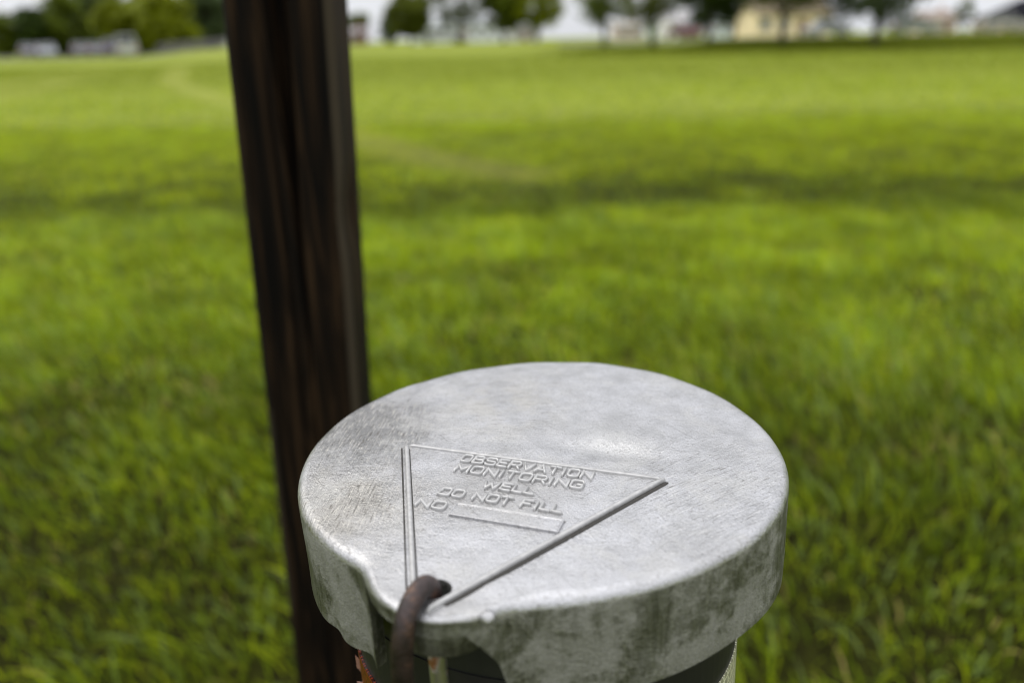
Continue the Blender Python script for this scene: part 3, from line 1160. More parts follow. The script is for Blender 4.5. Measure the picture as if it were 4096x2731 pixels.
# body of laminated plates, hanging below the edge of the picture
PBX, PBY = -0.05, -1.085
BRASS = plain("padlock_plates", (0.30, 0.28, 0.25), 0.45, 0.7, var=0.3, scale=200)
for i in range(8):
    mb = MB()
    z0 = -0.86 - i * 0.034
    ring = []
    for k in range(28):
        t = 2 * math.pi * k / 28
        cx_, sx_ = math.cos(t), math.sin(t)
        ring.append((PBX + 0.13 * math.copysign(abs(cx_) ** 0.5, cx_), PBY + 0.21 * math.copysign(abs(sx_) ** 0.5, sx_)))
    g = 0.004
    v = []
    for z, s in ((z0, .985), (z0 - .004, 1), (z0 - .028, 1), (z0 - .032, .985)):
        v += [((PBX + (x - PBX) * s) * RL, (PBY + (y - PBY) * s) * RL, z * RL) for x, y in ring]
    f = [tuple(range(28)), tuple(range(111, 83, -1))]
    for j in range(3):
        for k in range(28):
            f.append((j * 28 + k, (j + 1) * 28 + k, (j + 1) * 28 + (k + 1) % 28, j * 28 + (k + 1) % 28))
    mb.add(v, f)
    mb.build("body_plate", BRASS, padlock, smooth=False)

# ================================================================== timber post
def post_mat():
    m, nt, b = new_mat("dark_stained_timber")
    L = nt.links.new
    tc = N(nt, "ShaderNodeTexCoord")

    def nz(scale, sc, detail, dist):
        mp = N(nt, "ShaderNodeMapping")
        mp.inputs["Scale"].default_value = sc
        L(tc.outputs["Object"], mp.inputs[0])
        n_ = N(nt, "ShaderNodeTexNoise", i_Scale=scale, i_Detail=detail, i_Distortion=dist)
        L(mp.outputs[0], n_.inputs["Vector"])
        return n_.outputs["Fac"]
    broad = nz(1.0, (48, 48, 3.4), 6.0, 2.2)
    # growth rings: bands across the face that wander along the length
    wv = N(nt, "ShaderNodeTexWave", wave_type='BANDS', bands_direction='X', i_Scale=13.0, i_Distortion=16.0, i_Detail=5.0)
    wv.inputs["Detail Scale"].default_value = 0.5
    mpw = N(nt, "ShaderNodeMapping")
    mpw.inputs["Scale"].default_value = (1.0, 1.0, 0.055)
    L(tc.outputs["Object"], mpw.inputs[0])
    L(mpw.outputs[0], wv.inputs["Vector"])
    fibre = nz(1.0, (420, 420, 5.0), 4.0, 0.3)
    add = N(nt, "ShaderNodeMath", operation='MULTIPLY_ADD')
    L(wv.outputs["Fac"], add.inputs[0]); add.inputs[1].default_value = 0.14
    L(broad, add.inputs[2])
    add2 = N(nt, "ShaderNodeMath", operation='MULTIPLY_ADD')
    L(fibre, add2.inputs[0]); add2.inputs[1].default_value = 0.50
    L(add.outputs[0], add2.inputs[2])
    r = N(nt, "ShaderNodeValToRGB")
    e = r.color_ramp.elements
    e[0].position, e[0].color = 0.66, (0.0020, 0.0014, 0.0009, 1)
    e[1].position, e[1].color = 0.98, (0.028, 0.0155, 0.0070, 1)
    x = e.new(0.84); x.color = (0.0098, 0.0054, 0.0025, 1)
    L(add2.outputs[0], r.inputs[0])
    # weathered grey where the stain has worn off the arris and the side
    at = N(nt, "ShaderNodeAttribute", attribute_name="worn")
    wm = N(nt, "ShaderNodeMix", data_type='RGBA')
    L(at.outputs["Fac"], wm.inputs[0])
    L(r.outputs[0], wm.inputs[6])
    wm.inputs[7].default_value = (0.046, 0.036, 0.024, 1)
    L(wm.outputs[2], b.inputs["Base Color"])
    b.inputs["Roughness"].default_value = 0.8
    b.inputs["Specular IOR Level"].default_value = 0.10
    bp = N(nt, "ShaderNodeBump", i_Strength=0.6, i_Distance=0.002)
    L(add2.outputs[0], bp.inputs["Height"])
    L(bp.outputs[0], b.inputs["Normal"])
    return m


post_h = 1.32
S = 0.0445
RC = 0.008
per = []
npf = 44
corners = [(-S, -S), (S, -S), (S, S), (-S, S)]
for q in range(4):
    ax, ay = corners[q]
    bx_, by_ = corners[(q + 1) % 4]
    dx_, dy_ = np.sign(bx_ - ax), np.sign(by_ - ay)
    for t in np.linspace(RC, 2 * S - RC, npf):
        per.append((ax + dx_ * t, ay + dy_ * t, q))
    # rounded arris
    cx_, cy_ = bx_ - np.sign(bx_) * RC, by_ - np.sign(by_) * RC
    a0 = math.atan2(-dx_, dy_) if False else math.atan2(*( (-1, 0) if q == 0 else (0, 1) if q == 1 else (1, 0) if q == 2 else (0, -1)))
    for k in range(1, 5):
        a = [-math.pi / 2, 0, math.pi / 2, math.pi][q] + (math.pi / 2) * k / 5
        per.append((cx_ + RC * math.cos(a), cy_ + RC * math.sin(a), q + 0.5))
per = np.array(per)
npz = 150
zsp = np.linspace(-0.05, post_h, npz)
pv = np.empty((npz, len(per), 3))
worn = np.zeros((npz, len(per)))
for i, z in enumerate(zsp):
    x, y, q = per[:, 0].copy(), per[:, 1].copy(), per[:, 2]
    front = q == 0
    # grain relief
    g = (vnoise(x * 260 + 9, np.full_like(x, z * 3.0) + y * 260, 1.0) - 0.5) * 0.0012
    # drying check: opens towards the top, runs out around z = 0.80
    xc = 0.0015 - 0.004 * math.sin(z * 7) - 0.02 * max(0, 0.92 - z) + 0.022 * max(0, 0.90 - z) ** 1.5
    wdt = 0.0003 + 0.0066 * float(sstep(0.80, 1.05, z)) + 0.0012 * float(sstep(0.60, 0.80, z))
    dep = 0.004 + 0.020 * float(sstep(0.70, 1.0, z))
    ck = np.exp(-((x - xc) / max(wdt, 0.0006)) ** 2) * dep * front
    xc2 = -0.012 - 0.02 * (z - 0.9)
    ck2 = np.exp(-((x - xc2) / 0.0012) ** 2) * 0.004 * front * float(sstep(0.5, 0.7, z))
    nrm = np.where(q == 0, -1.0, 0.0)
    yy = y + (ck + ck2) * 1.0 + np.where(front, g, 0) + np.where(q == 2, g, 0)
    xx = x + np.where(q == 1, g, 0) + np.where(q == 3, g, 0)
    # a chip on the right arris
    chip = 0.004 * math.exp(-((z - 0.855) / 0.03) ** 2)
    xx = xx - chip * ((q == 1.0) | (q == 0.5)) * (y < 0.01)
    pv[i, :, 0], pv[i, :, 1], pv[i, :, 2] = xx, yy, z
    nn = vnoise(x * 30 + 4, np.full_like(x, z * 5.0), 1.0)
    worn[i] = np.clip(((q == 0.5) * 0.95 + (q == 1.0) * (0.02 + 0.10 * sstep(0.75, 1.1, z)) + (q == 1.5) * 0.15
                       + (q == 3.5) * 0.5 * (0.3 + 0.7 * (abs(z - 0.55) < 0.12))) * (0.5 + nn), 0, 1)
npn = len(per)
pf = []
for i in range(npz - 1):
    for k in range(npn):
        pf.append((i * npn + k, i * npn + (k + 1) % npn, (i + 1) * npn + (k + 1) % npn, (i + 1) * npn + k))
pf.append(tuple((npz - 1) * npn + k for k in range(npn)))
pf.append(tuple(range(npn - 1, -1, -1)))
# leans a little to the right; at z = 0.9 its centre is at x = -0.188, y = 0.738
pq = pv.reshape(-1, 3).copy()
_c, _s = math.cos(0.02486), math.sin(0.02486)
pw = np.column_stack([pq[:, 0] * _c - pq[:, 1] * _s + 0.02609 * pq[:, 2], pq[:, 0] * _s + pq[:, 1] * _c + 0.00126 * pq[:, 2], pq[:, 2]])
post = mesh_obj("timber_post", pw, pf, post_mat(), smooth=True)
wa = post.data.attributes.new("worn", 'FLOAT', 'POINT')
wa.data.foreach_set("value", worn.ravel().astype(np.float32))
post.location = (-0.18825 - 0.9 * 0.02609, 0.73771 - 0.9 * 0.00126, 0)
tag(post, "square dark stained timber post with a long drying crack", "post")

# ================================================================== trees
BARK = plain("bark", (0.060, 0.050, 0.040), 0.9, var=0.35, scale=9)


def leaf_mat(name, rgb, trans=0.35):
    m, nt, b = new_mat(name)
    L = nt.links.new
    at = N(nt, "ShaderNodeAttribute", attribute_name="leaf_tone")
    mx = N(nt, "ShaderNodeMix", data_type='RGBA')
    mx.inputs[6].default_value = tuple(c * 0.6 for c in rgb) + (1,)
    mx.inputs[7].default_value = tuple(c * 1.4 for c in rgb) + (1,)
    L(at.outputs["Fac"], mx.inputs[0])
    L(mx.outputs[2], b.inputs["Base Color"])
    b.inputs["Roughness"].default_value = 0.5
    b.inputs["Specular IOR Level"].default_value = 0.25
    tr = N(nt, "ShaderNodeBsdfTranslucent")
    L(mx.outputs[2], tr.inputs["Color"])
    ms = N(nt, "ShaderNodeMixShader")
    ms.inputs[0].default_value = trans
    L(b.outputs[0], ms.inputs[1])
    L(tr.outputs[0], ms.inputs[2])
    L(ms.outputs[0], nt.nodes["Material Output"].inputs["Surface"])
    return m


LEAF = {"dark": leaf_mat("leaf_dark_green", (0.052, 0.085, 0.010)),
        "green": leaf_mat("leaf_green", (0.125, 0.165, 0.010)),
        "olive": leaf_mat("leaf_olive", (0.125, 0.150, 0.012)),
        "bright": leaf_mat("leaf_yellow_green", (0.210, 0.245, 0.006)),
        "grey": leaf_mat("leaf_grey_green", (0.170, 0.190, 0.130)),
        "bluish": leaf_mat("leaf_blue_green", (0.092, 0.130, 0.045)),
        "brown": leaf_mat("leaf_reddish_brown", (0.060, 0.038, 0.028))}


def tree(name, label, x, y, h, cr, c0, kind, seed, cat="tree", group=None, leaves=2600, leaf=0.13, clump=0.30, trunk_r=None, n_cl=46, stems=1):
    """h total height, cr crown radius, c0 height where the crown begins"""
    r = random.Random(seed)
    root = empty(name, (x, y, T(x, y) - 0.03), r.uniform(0, 6.28))
    tag(root, label, cat, group)
    tr_r = trunk_r or 0.028 * h
    # trunk and limbs: one continuous tapered mesh
    mb = MB()
    ch = h - c0
    cz = c0 + ch * 0.5
    bases = [(0, 0)] if stems == 1 else [(r.uniform(-.25, .25) * cr, r.uniform(-.25, .25) * cr) for _ in range(stems)]
    cl = []
    while len(cl) < n_cl:
        p = Vector((r.uniform(-1, 1), r.uniform(-1, 1), r.uniform(-1, 1)))
        if 0.25 < math.hypot(p.x, p.y) ** 2 + abs(p.z) ** 4 < 1:
            taper = 1 - 0.3 * max(0, p.z) - 0.15 * max(0, -p.z)
            cl.append(Vector((p.x * cr * taper, p.y * cr * taper, cz + p.z * ch * 0.5)))
    for bx, by in bases:
        lean = (r.uniform(-.06, .06) * h, r.uniform(-.06, .06) * h)
        pts, rad = [], []
        for k in range(7):
            t = k / 6
            pts.append((bx + lean[0] * t * t + r.uniform(-.02, .02) * h * t, by + lean[1] * t * t + r.uniform(-.02, .02) * h * t, t * h * 0.9))
            rad.append(tr_r / math.sqrt(stems) * (1.35 if k == 0 else 1.0) * (1 - 0.86 * t))
        mb.tube(pts, rad, 8)
        for c in cl[: 16 // len(bases) + 2]:
            s = Vector(pts[0]).lerp(Vector(pts[-1]), min(0.85, max(0.18, (c.z / h) * r.uniform(0.45, 0.75))))
            m_ = s.lerp(c, 0.5) + Vector((0, 0, 0.08 * h * r.uniform(-.2, .6)))
            mb.tube([s, m_, c], [tr_r * 0.34, tr_r * 0.2, tr_r * 0.06], 5, cap=False)
    mb.build("trunk", BARK, root, smooth=True)
    v, f, tone = [], [], []
    per = int(leaves * 1.7) // n_cl
    leaf *= 1.12
    for c in cl:
        ct = r.random()
        rc = clump * cr * r.uniform(0.7, 1.35)
        for _ in range(int(per * r.uniform(0.5, 1.5))):
            d = Vector((r.gauss(0, .45), r.gauss(0, .45), r.gauss(0, .38))) * rc
            p = c + d
            if p.z < c0 * 0.8:
                p.z = c0 * 0.8 + r.random() * 0.2
            e = Euler((r.uniform(-.9, .9), r.uniform(-.9, .9), r.uniform(0, 6.28)))
            s = leaf * r.uniform(0.6, 1.3)
            mt = e.to_matrix()
            k = len(v)
            for q in ((-s, 0, 0), (0, -s * .45, 0.02), (s, 0, -0.03), (0, s * .45, 0.02)):
                v.append(tuple(p + mt @ Vector(q)))
            f.append((k, k + 1, k + 2, k + 3))
            tone += [min(1, max(0, 0.55 * ct + 0.45 * r.random()))] * 4
    o = mesh_obj("crown", v, f, LEAF[kind], root)
    a = o.data.attributes.new("leaf_tone", 'FLOAT', 'POINT')
    a.data.foreach_set("value", np.array(tone, np.float32))
    return root


G1 = "young trees along the bank on the right"
tree("roadside_tree", "leftmost of the young trees on the bank, green and thin-trunked", 6.6, 57, 5.6, 2.0, 1.25, "green", 21, group=G1, leaves=3000)
tree("roadside_tree", "young tree on the bank with sparse mixed foliage showing sky through it", 9.3, 54, 5.6, 2.1, 1.25, "olive", 22, group=G1, leaves=2600)
tree("roadside_tree", "dense dark green young tree on the bank in front of the light grey car", 11.9, 50, 5.2, 1.9, 1.15, "dark", 23, group=G1, leaves=6000, n_cl=70)
tree("roadside_tree", "broad dark tree on the bank in front of the tan house", 15.6, 48, 5.6, 3.0, 2.0, "green", 24, group=G1, leaves=6500, n_cl=70, trunk_r=0.16)
tree("roadside_tree", "nearest tree on the bank, rightmost, with gaps in its crown", 20.0, 46, 5.4, 2.8, 1.15, "dark", 25, group=G1, leaves=4200, n_cl=44, trunk_r=0.19)
tree("street_tree", "slim small tree between the parked cars and the brick house", 45.0, 84, 3.2, 0.8, 0.8, "green", 26, leaves=1200, n_cl=20)

G2 = "small trees at the back of the field"
tree("field_tree", "far small tree just right of the timber post", -20.4, 118, 4.2, 1.5, 1.9, "green", 31, group=G2, leaves=2600, n_cl=24, leaf=.2)
tree("leafy_shrub", "dark green shrub left of the olive tree behind the field", -11.0, 80, 2.6, 1.0, 0.2, "bluish", 32, cat="shrub", leaves=2200, n_cl=30, stems=4)
tree("field_tree", "olive green round tree right of the dark shrub", -8.8, 79, 4.6, 2.1, 0.9, "olive", 33, group=G2, leaves=5000, leaf=.17)
tree("field_tree", "pale grey wispy tree still coming into leaf", -4.1, 77, 6.0, 2.3, 1.5, "grey", 34, group=G2, leaves=3000, n_cl=46, clump=0.36)
tree("field_tree", "upright green tree right of the pale wispy tree", -0.2, 76, 5.4, 1.9, 1.3, "green", 35, group=G2, leaves=5000, leaf=.16)
tree("field_tree", "bright green spreading tree at the right end of the middle row", 2.7, 75, 4.8, 2.3, 1.35, "bright", 36, group=G2, leaves=4200, leaf=.16)

G3 = "trees behind the car park"
tree("car_park_tree", "green tree cut off by the left edge of the picture", -66.2, 112, 5.4, 2.6, 0.3, "green", 41, group=G3, leaf=.28, leaves=4500)
tree("leafy_shrub", "reddish brown shrub behind the leftmost parked car", -65.7, 117, 4.2, 1.5, 0.3, "brown", 42, cat="shrub", leaf=.25, stems=4, leaves=3000)
tree("car_park_tree", "small very dark tree near the left edge", -61.3, 112, 5.7, 2.6, 0.3, "dark", 43, group=G3, leaf=.3, leaves=5000)
tree("car_park_tree", "dark olive tree left of the tall grey-green tree", -58.5, 114, 7.4, 3.4, 0.3, "green", 44, group=G3, leaf=.32, leaves=5500)
tree("car_park_tree", "tall grey-green tree, the highest behind the car park", -57.4, 121, 9.4, 4.0, 0.4, "bluish", 45, group=G3, leaf=.34, leaves=6000)
tree("car_park_tree", "yellow-green tree behind the white van", -48.8, 110, 6.8, 3.5, 0.3, "bright", 46, group=G3, leaf=.32, leaves=5500)
tree("car_park_tree", "slender taller yellow-green tree between two lower ones", -47.4, 116, 8.4, 2.7, 0.4, "bright", 47, group=G3, leaf=.32, leaves=4500)
tree("car_park_tree", "yellow-green rounded tree left of the timber post", -42.2, 108, 6.4, 3.3, 0.3, "bright", 48, group=G3, leaf=.32, leaves=5500)
tree("car_park_tree", "dark green tree beside the timber post's left edge", -40.6, 117, 7.6, 3.3, 0.3, "bluish", 49, group=G3, leaf=.32, leaves=5500)

for tx, ty, th_, sd, lb in ((-64.0, 124, 6.4, 51, "dark tree in the back row behind the reddish brown shrub"),
                            (-53.2, 126, 8.0, 52, "dark tree in the back row right of the tall grey-green tree"),
                            (-45.0, 127, 7.0, 53, "dark tree in the back row behind the slender yellow-green tree"),
                            (-36.6, 122, 7.2, 54, "dark tree mostly hidden behind the timber post")):
    tree("back_row_tree", lb, tx, ty, th_, 3.6, 0.3, "bluish" if sd % 2 else "green", sd, group="dark trees in the back row", leaf=.34, leaves=4200)

# ================================================================== cars
GLASS = plain("car_glass", (0.02, 0.023, 0.026), 0.08, var=0.05)
TYRE = plain("tyre_rubber", (0.02, 0.02, 0.02), 0.8)
RIM = plain("wheel_rim", (0.45, 0.45, 0.46), 0.35, 0.8)
LAMPW = plain("headlight_lens", (0.75, 0.76, 0.76), 0.15)
LAMPR = plain("taillight_lens", (0.35, 0.02, 0.02), 0.2)


def car(label, x, y, rz, rgb, kind="sedan", cat="car", group=None, name="parked_car"):
    root = empty(name, (x, y, T(x, y) + 0.03), rz)
    tag(root, label, cat, group)
    P = plain("car_paint", tuple(c * 0.75 for c in rgb), 0.45, var=0.03)
    P.node_tree.nodes["Principled BSDF"].inputs["Coat Weight"].default_value = 0.1
    if kind == "sedan":
        Lh, Wd, belt, roof = 2.25, 0.89, 0.92, 1.45
        prof = [(-2.25, .45), (-2.2, .80), (-1.55, .93), (1.05, .93), (2.1, .78), (2.27, .60), (2.25, .32), (-2.2, .30)]
        gh = [(-1.55, .92), (-.85, 1.42), (.30, 1.45), (1.12, .92)]
    elif kind == "suv":
        Lh, Wd, belt, roof = 2.3, 0.94, 1.05, 1.72
        prof = [(-2.3, .50), (-2.28, 1.02), (-2.1, 1.06), (1.15, 1.05), (2.15, .95), (2.3, .75), (2.28, .38), (-2.28, .38)]
        gh = [(-2.2, 1.05), (-1.9, 1.66), (.35, 1.72), (1.2, 1.05)]
    else:
        Lh, Wd, belt, roof = 2.6, 0.98, 1.15, 2.05
        prof = [(-2.6, .45), (-2.6, 1.15), (1.55, 1.15), (2.35, 1.0), (2.6, .75), (2.58, .35), (-2.58, .35)]
        gh = [(-2.58, 1.14), (-2.5, 2.0), (1.0, 2.05), (1.75, 1.14)]

    def prism(pr, w0, w1, zref):
        mb = MB()
        n = len(pr)
        v = []
        for s in (-1, 1):
            for (a, z) in pr:
                w = w0 if z <= zref + .02 else w1
                v.append((a, s * w, z))
        f = [tuple(range(n - 1, -1, -1)), tuple(range(n, 2 * n))]
        for k in range(n):
            f.append((k, (k + 1) % n, n + (k + 1) % n, n + k))
        mb.add(v, f)
        return mb
    bdy = prism(prof, Wd, Wd * 0.97, .7).build("body", P, root)
    md = bdy.modifiers.new("soft", 'BEVEL'); md.width = 0.07; md.segments = 2
    cab = prism(gh, Wd * 0.95, Wd * 0.78, belt).build("cabin", P, root)
    md = cab.modifiers.new("soft", 'BEVEL'); md.width = 0.05; md.segments = 2
    # glass: front, rear and side panes, each a thin pane proud of the cabin

    def pane(nm, q):
        a = [Vector(p) for p in q]
        nrm = (a[1] - a[0]).cross(a[2] - a[0]).normalized() * 0.012
        cen = sum(a, Vector()) / 4
        a = [cen + (p - cen) * 0.86 + nrm for p in a]
        b = [p - nrm * 2.4 for p in a]
        mesh_obj(nm, a + b, [(0, 1, 2, 3), (7, 6, 5, 4), (0, 4, 5, 1), (1, 5, 6, 2), (2, 6, 7, 3), (3, 7, 4, 0)], GLASS, root)
    w0, w1 = Wd * .95, Wd * .78
    (ra, rz0), (rb, rz1), (fb, fz1), (fa, fz0) = gh
    pane("windscreen", [(fa, -w0, fz0), (fa, w0, fz0), (fb, w1, fz1), (fb, -w1, fz1)])
    pane("rear_window", [(ra, w0, rz0), (ra, -w0, rz0), (rb, -w1, rz1), (rb, w1, rz1)])
    mid = (ra + fa) / 2
    midt = (rb + fb) / 2
    spans = (((ra, rb), (mid, midt)), ((mid, midt), (fa, fb))) if kind != "van" else ((((fa - .9), (fa - .9)), (fa, fb)),)
    for (b0, t0), (b1, t1) in spans:
        pane("side_window", [(b0, -w0, rz0), (b1, -w0, rz0), (t1, -w1, rz1), (t0, -w1, rz1)])
        pane("side_window", [(b1, w0, rz0), (b0, w0, rz0), (t0, w1, rz1), (t1, w1, rz1)])
    for sx in (-1.38, 1.38):
        for sy in (-1, 1):
            yv = sy * (Wd - .10)
            mt = MB()
            n = 20
            v = []
            for (rr, oy) in ((.20, -.1), (.31, -.1), (.33, -.06), (.33, .06), (.31, .1), (.20, .1)):
                v += [(sx + rr * math.cos(2 * math.pi * k / n), yv + oy, .33 + rr * math.sin(2 * math.pi * k / n)) for k in range(n)]
            f = []
            for j in range(6):
                for k in range(n):
                    f.append((j * n + k, j * n + (k + 1) % n, ((j + 1) % 6) * n + (k + 1) % n, ((j + 1) % 6) * n + k))
            mt.add(v, f)
            ty = mt.build("wheel", TYRE, root, smooth=False)
            mr = MB()
            v = [(sx + .2 * math.cos(2 * math.pi * k / n), yv + sy * .085, .33 + .2 * math.sin(2 * math.pi * k / n)) for k in range(n)]
            v += [(sx + .06 * math.cos(2 * math.pi * k / n), yv + sy * .11, .33 + .06 * math.sin(2 * math.pi * k / n)) for k in range(n)]
            f = [(k, (k + 1) % n, n + (k + 1) % n, n + k) for k in range(n)] + [tuple(range(n, 2 * n))]
            mr.add(v, f)
            mr.build("rim", RIM, ty)
    for sy in (-1, 1):
        mb = MB(); mb.box((Lh - .03, sy * Wd * .68, .70), (.12, .34, .15)); mb.build("headlight", LAMPW, root)
        mb = MB(); mb.box((-Lh + .03, sy * Wd * .74, .82), (.12, .26, .18)); mb.build("taillight", LAMPR, root)
    return root


G4 = "vehicles in the car park on the left"
car("dark grey parked car nearest the left edge of the car park", -51.6, 92, R_(119), (0.16, 0.16, 0.19), "sedan", group=G4)
car("silver-grey parked car second from the left edge", -48.0, 89, R_(-62), (0.30, 0.32, 0.35), "sedan", group=G4)
car("charcoal parked car, third from the left edge", -46.0, 92, R_(116), (0.16, 0.16, 0.17), "sedan", group=G4)
car("dull grey parked car between the charcoal and mauve-grey ones", -44.2, 92, R_(115), (0.18, 0.18, 0.20), "sedan", group=G4)
car("mauve-grey parked car, the last before the white van", -41.6, 90, R_(115), (0.20, 0.19, 0.24), "suv", group=G4)
car("white van at the right end of the car park row", -37.4, 84, R_(114), (0.62, 0.63, 0.60), "van", cat="van", group=G4, name="parked_van")
G5 = "cars parked along the street"
car("white car behind the pale wispy tree", -6.4, 85, R_(4), (0.75, 0.76, 0.78), "sedan", group=G5)
car("dark red car seen between two trunks on the bank", 16.4, 79, R_(98), (0.14, 0.03, 0.028), "sedan", group=G5)
car("light grey car right of the dark red one, behind the dark tree", 19.0, 85, R_(100), (0.40, 0.40, 0.42), "suv", group=G5)
car("pale silver-green car right of the nearest bank tree", 36.9, 77, R_(4), (0.34, 0.37, 0.30), "sedan", group=G5)
car("cream car below the dark-roofed house at the right edge", 45.6, 78.5, R_(5), (0.40, 0.39, 0.33), "suv", group=G5)
car("silver car behind the gap between the two rightmost bank trees", 30.6, 81, R_(4), (0.45, 0.46, 0.48), "sedan", group=G5)

# ================================================================== houses and sheds
WINF = plain("window_frame_paint", (0.72, 0.72, 0.70), 0.5)
PANE = plain("window_glass", (0.05, 0.06, 0.07), 0.06, var=0.05)
DOORM = plain("door_paint", (0.16, 0.10, 0.07), 0.5)


def house(name, label, x, y, w, d, hw, hr, wall_rgb, roof_rgb, rz=0.0, wins=3, door=True, cat="house", hip=False, group=None):
    """hw wall height, hr roof rise; ridge along the long side"""
    root = empty(name, (x, y, T(x, y) - 0.15), rz)
    tag(root, label, cat, group)
    WM = plain("wall_" + name, wall_rgb, 0.85, var=0.10, scale=2.5)
    RM = plain("roof_" + name, roof_rgb, 0.9, var=0.25, scale=4.0, spec=0.06)
    mb = MB()
    X, Y = w / 2, d / 2
    v = [(-X, -Y, 0), (X, -Y, 0), (X, Y, 0), (-X, Y, 0), (-X, -Y, hw), (X, -Y, hw), (X, Y, hw), (-X, Y, hw)]
    f = [(0, 1, 5, 4), (1, 2, 6, 5), (2, 3, 7, 6), (3, 0, 4, 7), (3, 2, 1, 0)]
    if not hip:
        v += [(-X, 0, hw + hr * .97), (X, 0, hw + hr * .97)]
        f += [(4, 5, 9, 8), (6, 7, 8, 9), (5, 6, 9), (7, 4, 8)]
    else:
        f += [(4, 5, 6, 7)]
    mb.add(v, f)
    mb.build("wall", WM, root)
    o = 0.45
    mb = MB()
    t = 0.12
    rx = X + o * .7 if not hip else max(0.3, X - Y)
    e0 = hw - hr * o / Y
    for dz in (0, t):
        mb.v += [(-X - o * .7, -Y - o, e0 + dz), (X + o * .7, -Y - o, e0 + dz), (X + o * .7, Y + o, e0 + dz), (-X - o * .7, Y + o, e0 + dz), (-rx, 0, hw + hr + dz), (rx, 0, hw + hr + dz)]
    for k in (0, 6):
        q = [(0, 1, 5, 4), (2, 3, 4, 5)] + ([(1, 2, 5), (3, 0, 4)] if hip else [])
        mb.f += [tuple(i + k for i in (p if k else p[::-1])) for p in q]
    for a, b in ((0, 1), (1, 2), (2, 3), (3, 0)) if hip else ((0, 1), (1, 5), (5, 2), (2, 3), (3, 4), (4, 0)):
        mb.f.append((a, b, b + 6, a + 6))
    rf = mb.build("roof", RM, root)
    mb = MB(); mb.box((X * .45, 0.15, hw + hr + .25), (.6, .6, .9)); mb.build("chimney", WM, rf)
    n = wins + (1 if door else 0)
    for k in range(n):
        cx = -X + w * (k + .5) / n
        if door and k == n // 2:
            mb = MB(); mb.box((cx, -Y - .02, 1.02), (.95, .1, 2.04)); dr = mb.build("door", DOORM, root)
            mb = MB(); mb.box((cx + .36, -Y - .1, 1.0), (.05, .08, .12)); mb.build("handle", RIM, dr)
            continue
        zc = hw * .56
        ww, wh = min(1.3, w / n * .55), hw * .42
        mb = MB()
        for (dx, dz, sx, sz) in ((0, wh / 2, ww + .16, .08), (0, -wh / 2, ww + .16, .08), (-ww / 2, 0, .08, wh - .08), (ww / 2, 0, .08, wh - .08), (0, 0, .05, wh - .08)):
            mb.box((cx + dx, -Y - .03, zc + dz), (sx, .1, sz))
        wf = mb.build("window", WINF, root)
        mb = MB(); mb.box((cx, -Y - .012, zc), (ww - .082, .03, wh - .082)); mb.build("pane", PANE, wf)
    return root


house("tan_house", "tan house with low walls behind the broad tree on the bank", 32.6, 101, 8.6, 7, 2.7, 1.6, (0.80, 0.66, 0.42), (0.30, 0.24, 0.17), R_(3))
house("brick_house", "pinkish brick house with charcoal roof at the right edge", 84.6, 138, 13, 9, 2.0, 2.9, (0.42, 0.30, 0.26), (0.010, 0.010, 0.014), R_(5), wins=4, hip=True)
house("small_house", "small pale pink house between the bank tree and slim tree", 62.0, 124, 4.6, 4, 2.2, 0.9, (0.62, 0.48, 0.42), (0.30, 0.25, 0.22), R_(3), wins=1)
house("long_building", "long white low building behind the middle trees", -7.0, 132, 14.5, 8, 2.6, 0.5, (0.76, 0.78, 0.82), (0.52, 0.54, 0.58), R_(-2), wins=7, cat="building")
house("pale_building", "pale lilac-grey building right of the bright green tree trunk", 2.6, 121, 4.6, 5, 2.0, 0.5, (0.60, 0.57, 0.58), (0.42, 0.42, 0.45), R_(2), wins=2, cat="building")
house("pink_building", "low pinkish beige building between the first bank trees", 15.9, 112, 3.4, 4, 1.9, 0.4, (0.58, 0.46, 0.42), (0.45, 0.42, 0.40), R_(2), wins=2, door=False, cat="building")
house("white_garage", "white garage behind the dark red car", 22.4, 112, 3.6, 5, 2.3, 0.9, (0.76, 0.74, 0.74), (0.48, 0.46, 0.47), R_(2), wins=1, cat="garage")
house("blue_house", "pale blue-grey house left of the tan house", 31.6, 121, 5.2, 6, 2.5, 1.0, (0.56, 0.62, 0.66), (0.50, 0.54, 0.57), R_(2), wins=2)
house("brick_shed", "small dark red brick shed just right of the timber post", -19.6, 112, 2.6, 3, 1.7, 0.5, (0.20, 0.10, 0.085), (0.28, 0.25, 0.26), R_(2), wins=1, cat="shed")

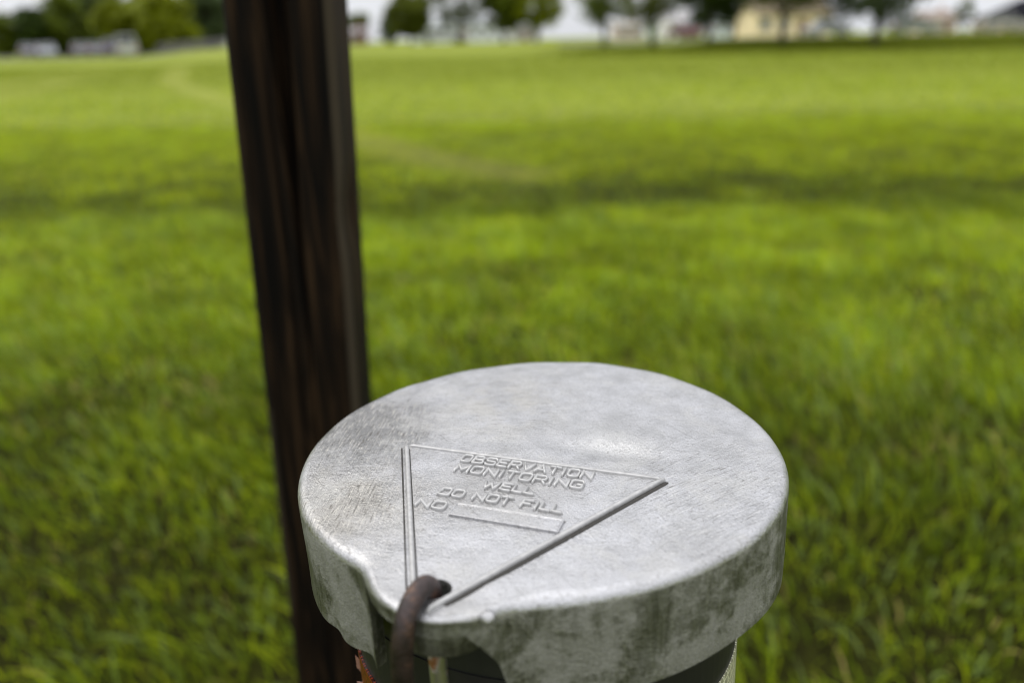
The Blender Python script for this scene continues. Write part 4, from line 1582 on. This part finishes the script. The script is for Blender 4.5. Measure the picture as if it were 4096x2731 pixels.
# ---- pale green utility cabinet by the street
ub = empty("utility_cabinet", (14.1, 82, T(14.1, 82) - 0.02), R_(4))
tag(ub, "pale green utility cabinet beside the street", "cabinet")
UG = plain("cabinet_paint", (0.42, 0.50, 0.34), 0.5)
mb = MB(); mb.box((0, 0, .78), (.95, .6, 1.36)); mb.build("cabinet_body", UG, ub)
mb = MB(); mb.box((0, 0, 1.5), (1.05, .7, .07)); mb.build("lid_cap", UG, ub)
mb = MB(); mb.box((0, 0, .05), (1.15, .8, .1)); mb.build("plinth", concrete, ub)
for sx in (-.235, .235):
    mb = MB(); mb.box((sx, -.315, .8), (.43, .04, 1.2)); dd = mb.build("cabinet_door", UG, ub)
    mb = MB(); mb.box((sx * .2, -.35, .8), (.03, .04, .16)); mb.build("handle", RIM, dd)

# ---- low grey rail fence right of the car park
fx0, fx1, fy = -38.0, -29.5, 93.0
fn = empty("rail_fence", (fx0, fy, T(fx0, fy)))
tag(fn, "low weathered grey rail fence between the van and timber post", "fence")
FG = plain("weathered_grey_timber", (0.20, 0.19, 0.17), 0.9, var=0.3)
np_ = 6
for k in range(np_):
    px_ = (fx1 - fx0) * k / (np_ - 1)
    zz = T(fx0 + px_, fy) - T(fx0, fy)
    mb = MB(); mb.box((px_, 0, zz + .45), (.12, .12, 1.1)); mb.build("fence_post", FG, fn)
for k in range(np_ - 1):
    a, b = (fx1 - fx0) * k / (np_ - 1), (fx1 - fx0) * (k + 1) / (np_ - 1)
    za, zb = T(fx0 + a, fy) - T(fx0, fy), T(fx0 + b, fy) - T(fx0, fy)
    for hz in (.25, .52, .79):
        mb = MB()
        mb.add([(a, -.09, za + hz), (b, -.09, zb + hz), (b, -.062, zb + hz), (a, -.062, za + hz), (a, -.09, za + hz + .17), (b, -.09, zb + hz + .17), (b, -.062, zb + hz + .17), (a, -.062, za + hz + .17)],
               [(0, 3, 2, 1), (4, 5, 6, 7), (0, 1, 5, 4), (1, 2, 6, 5), (2, 3, 7, 6), (3, 0, 4, 7)])
        mb.build("rail", FG, fn)
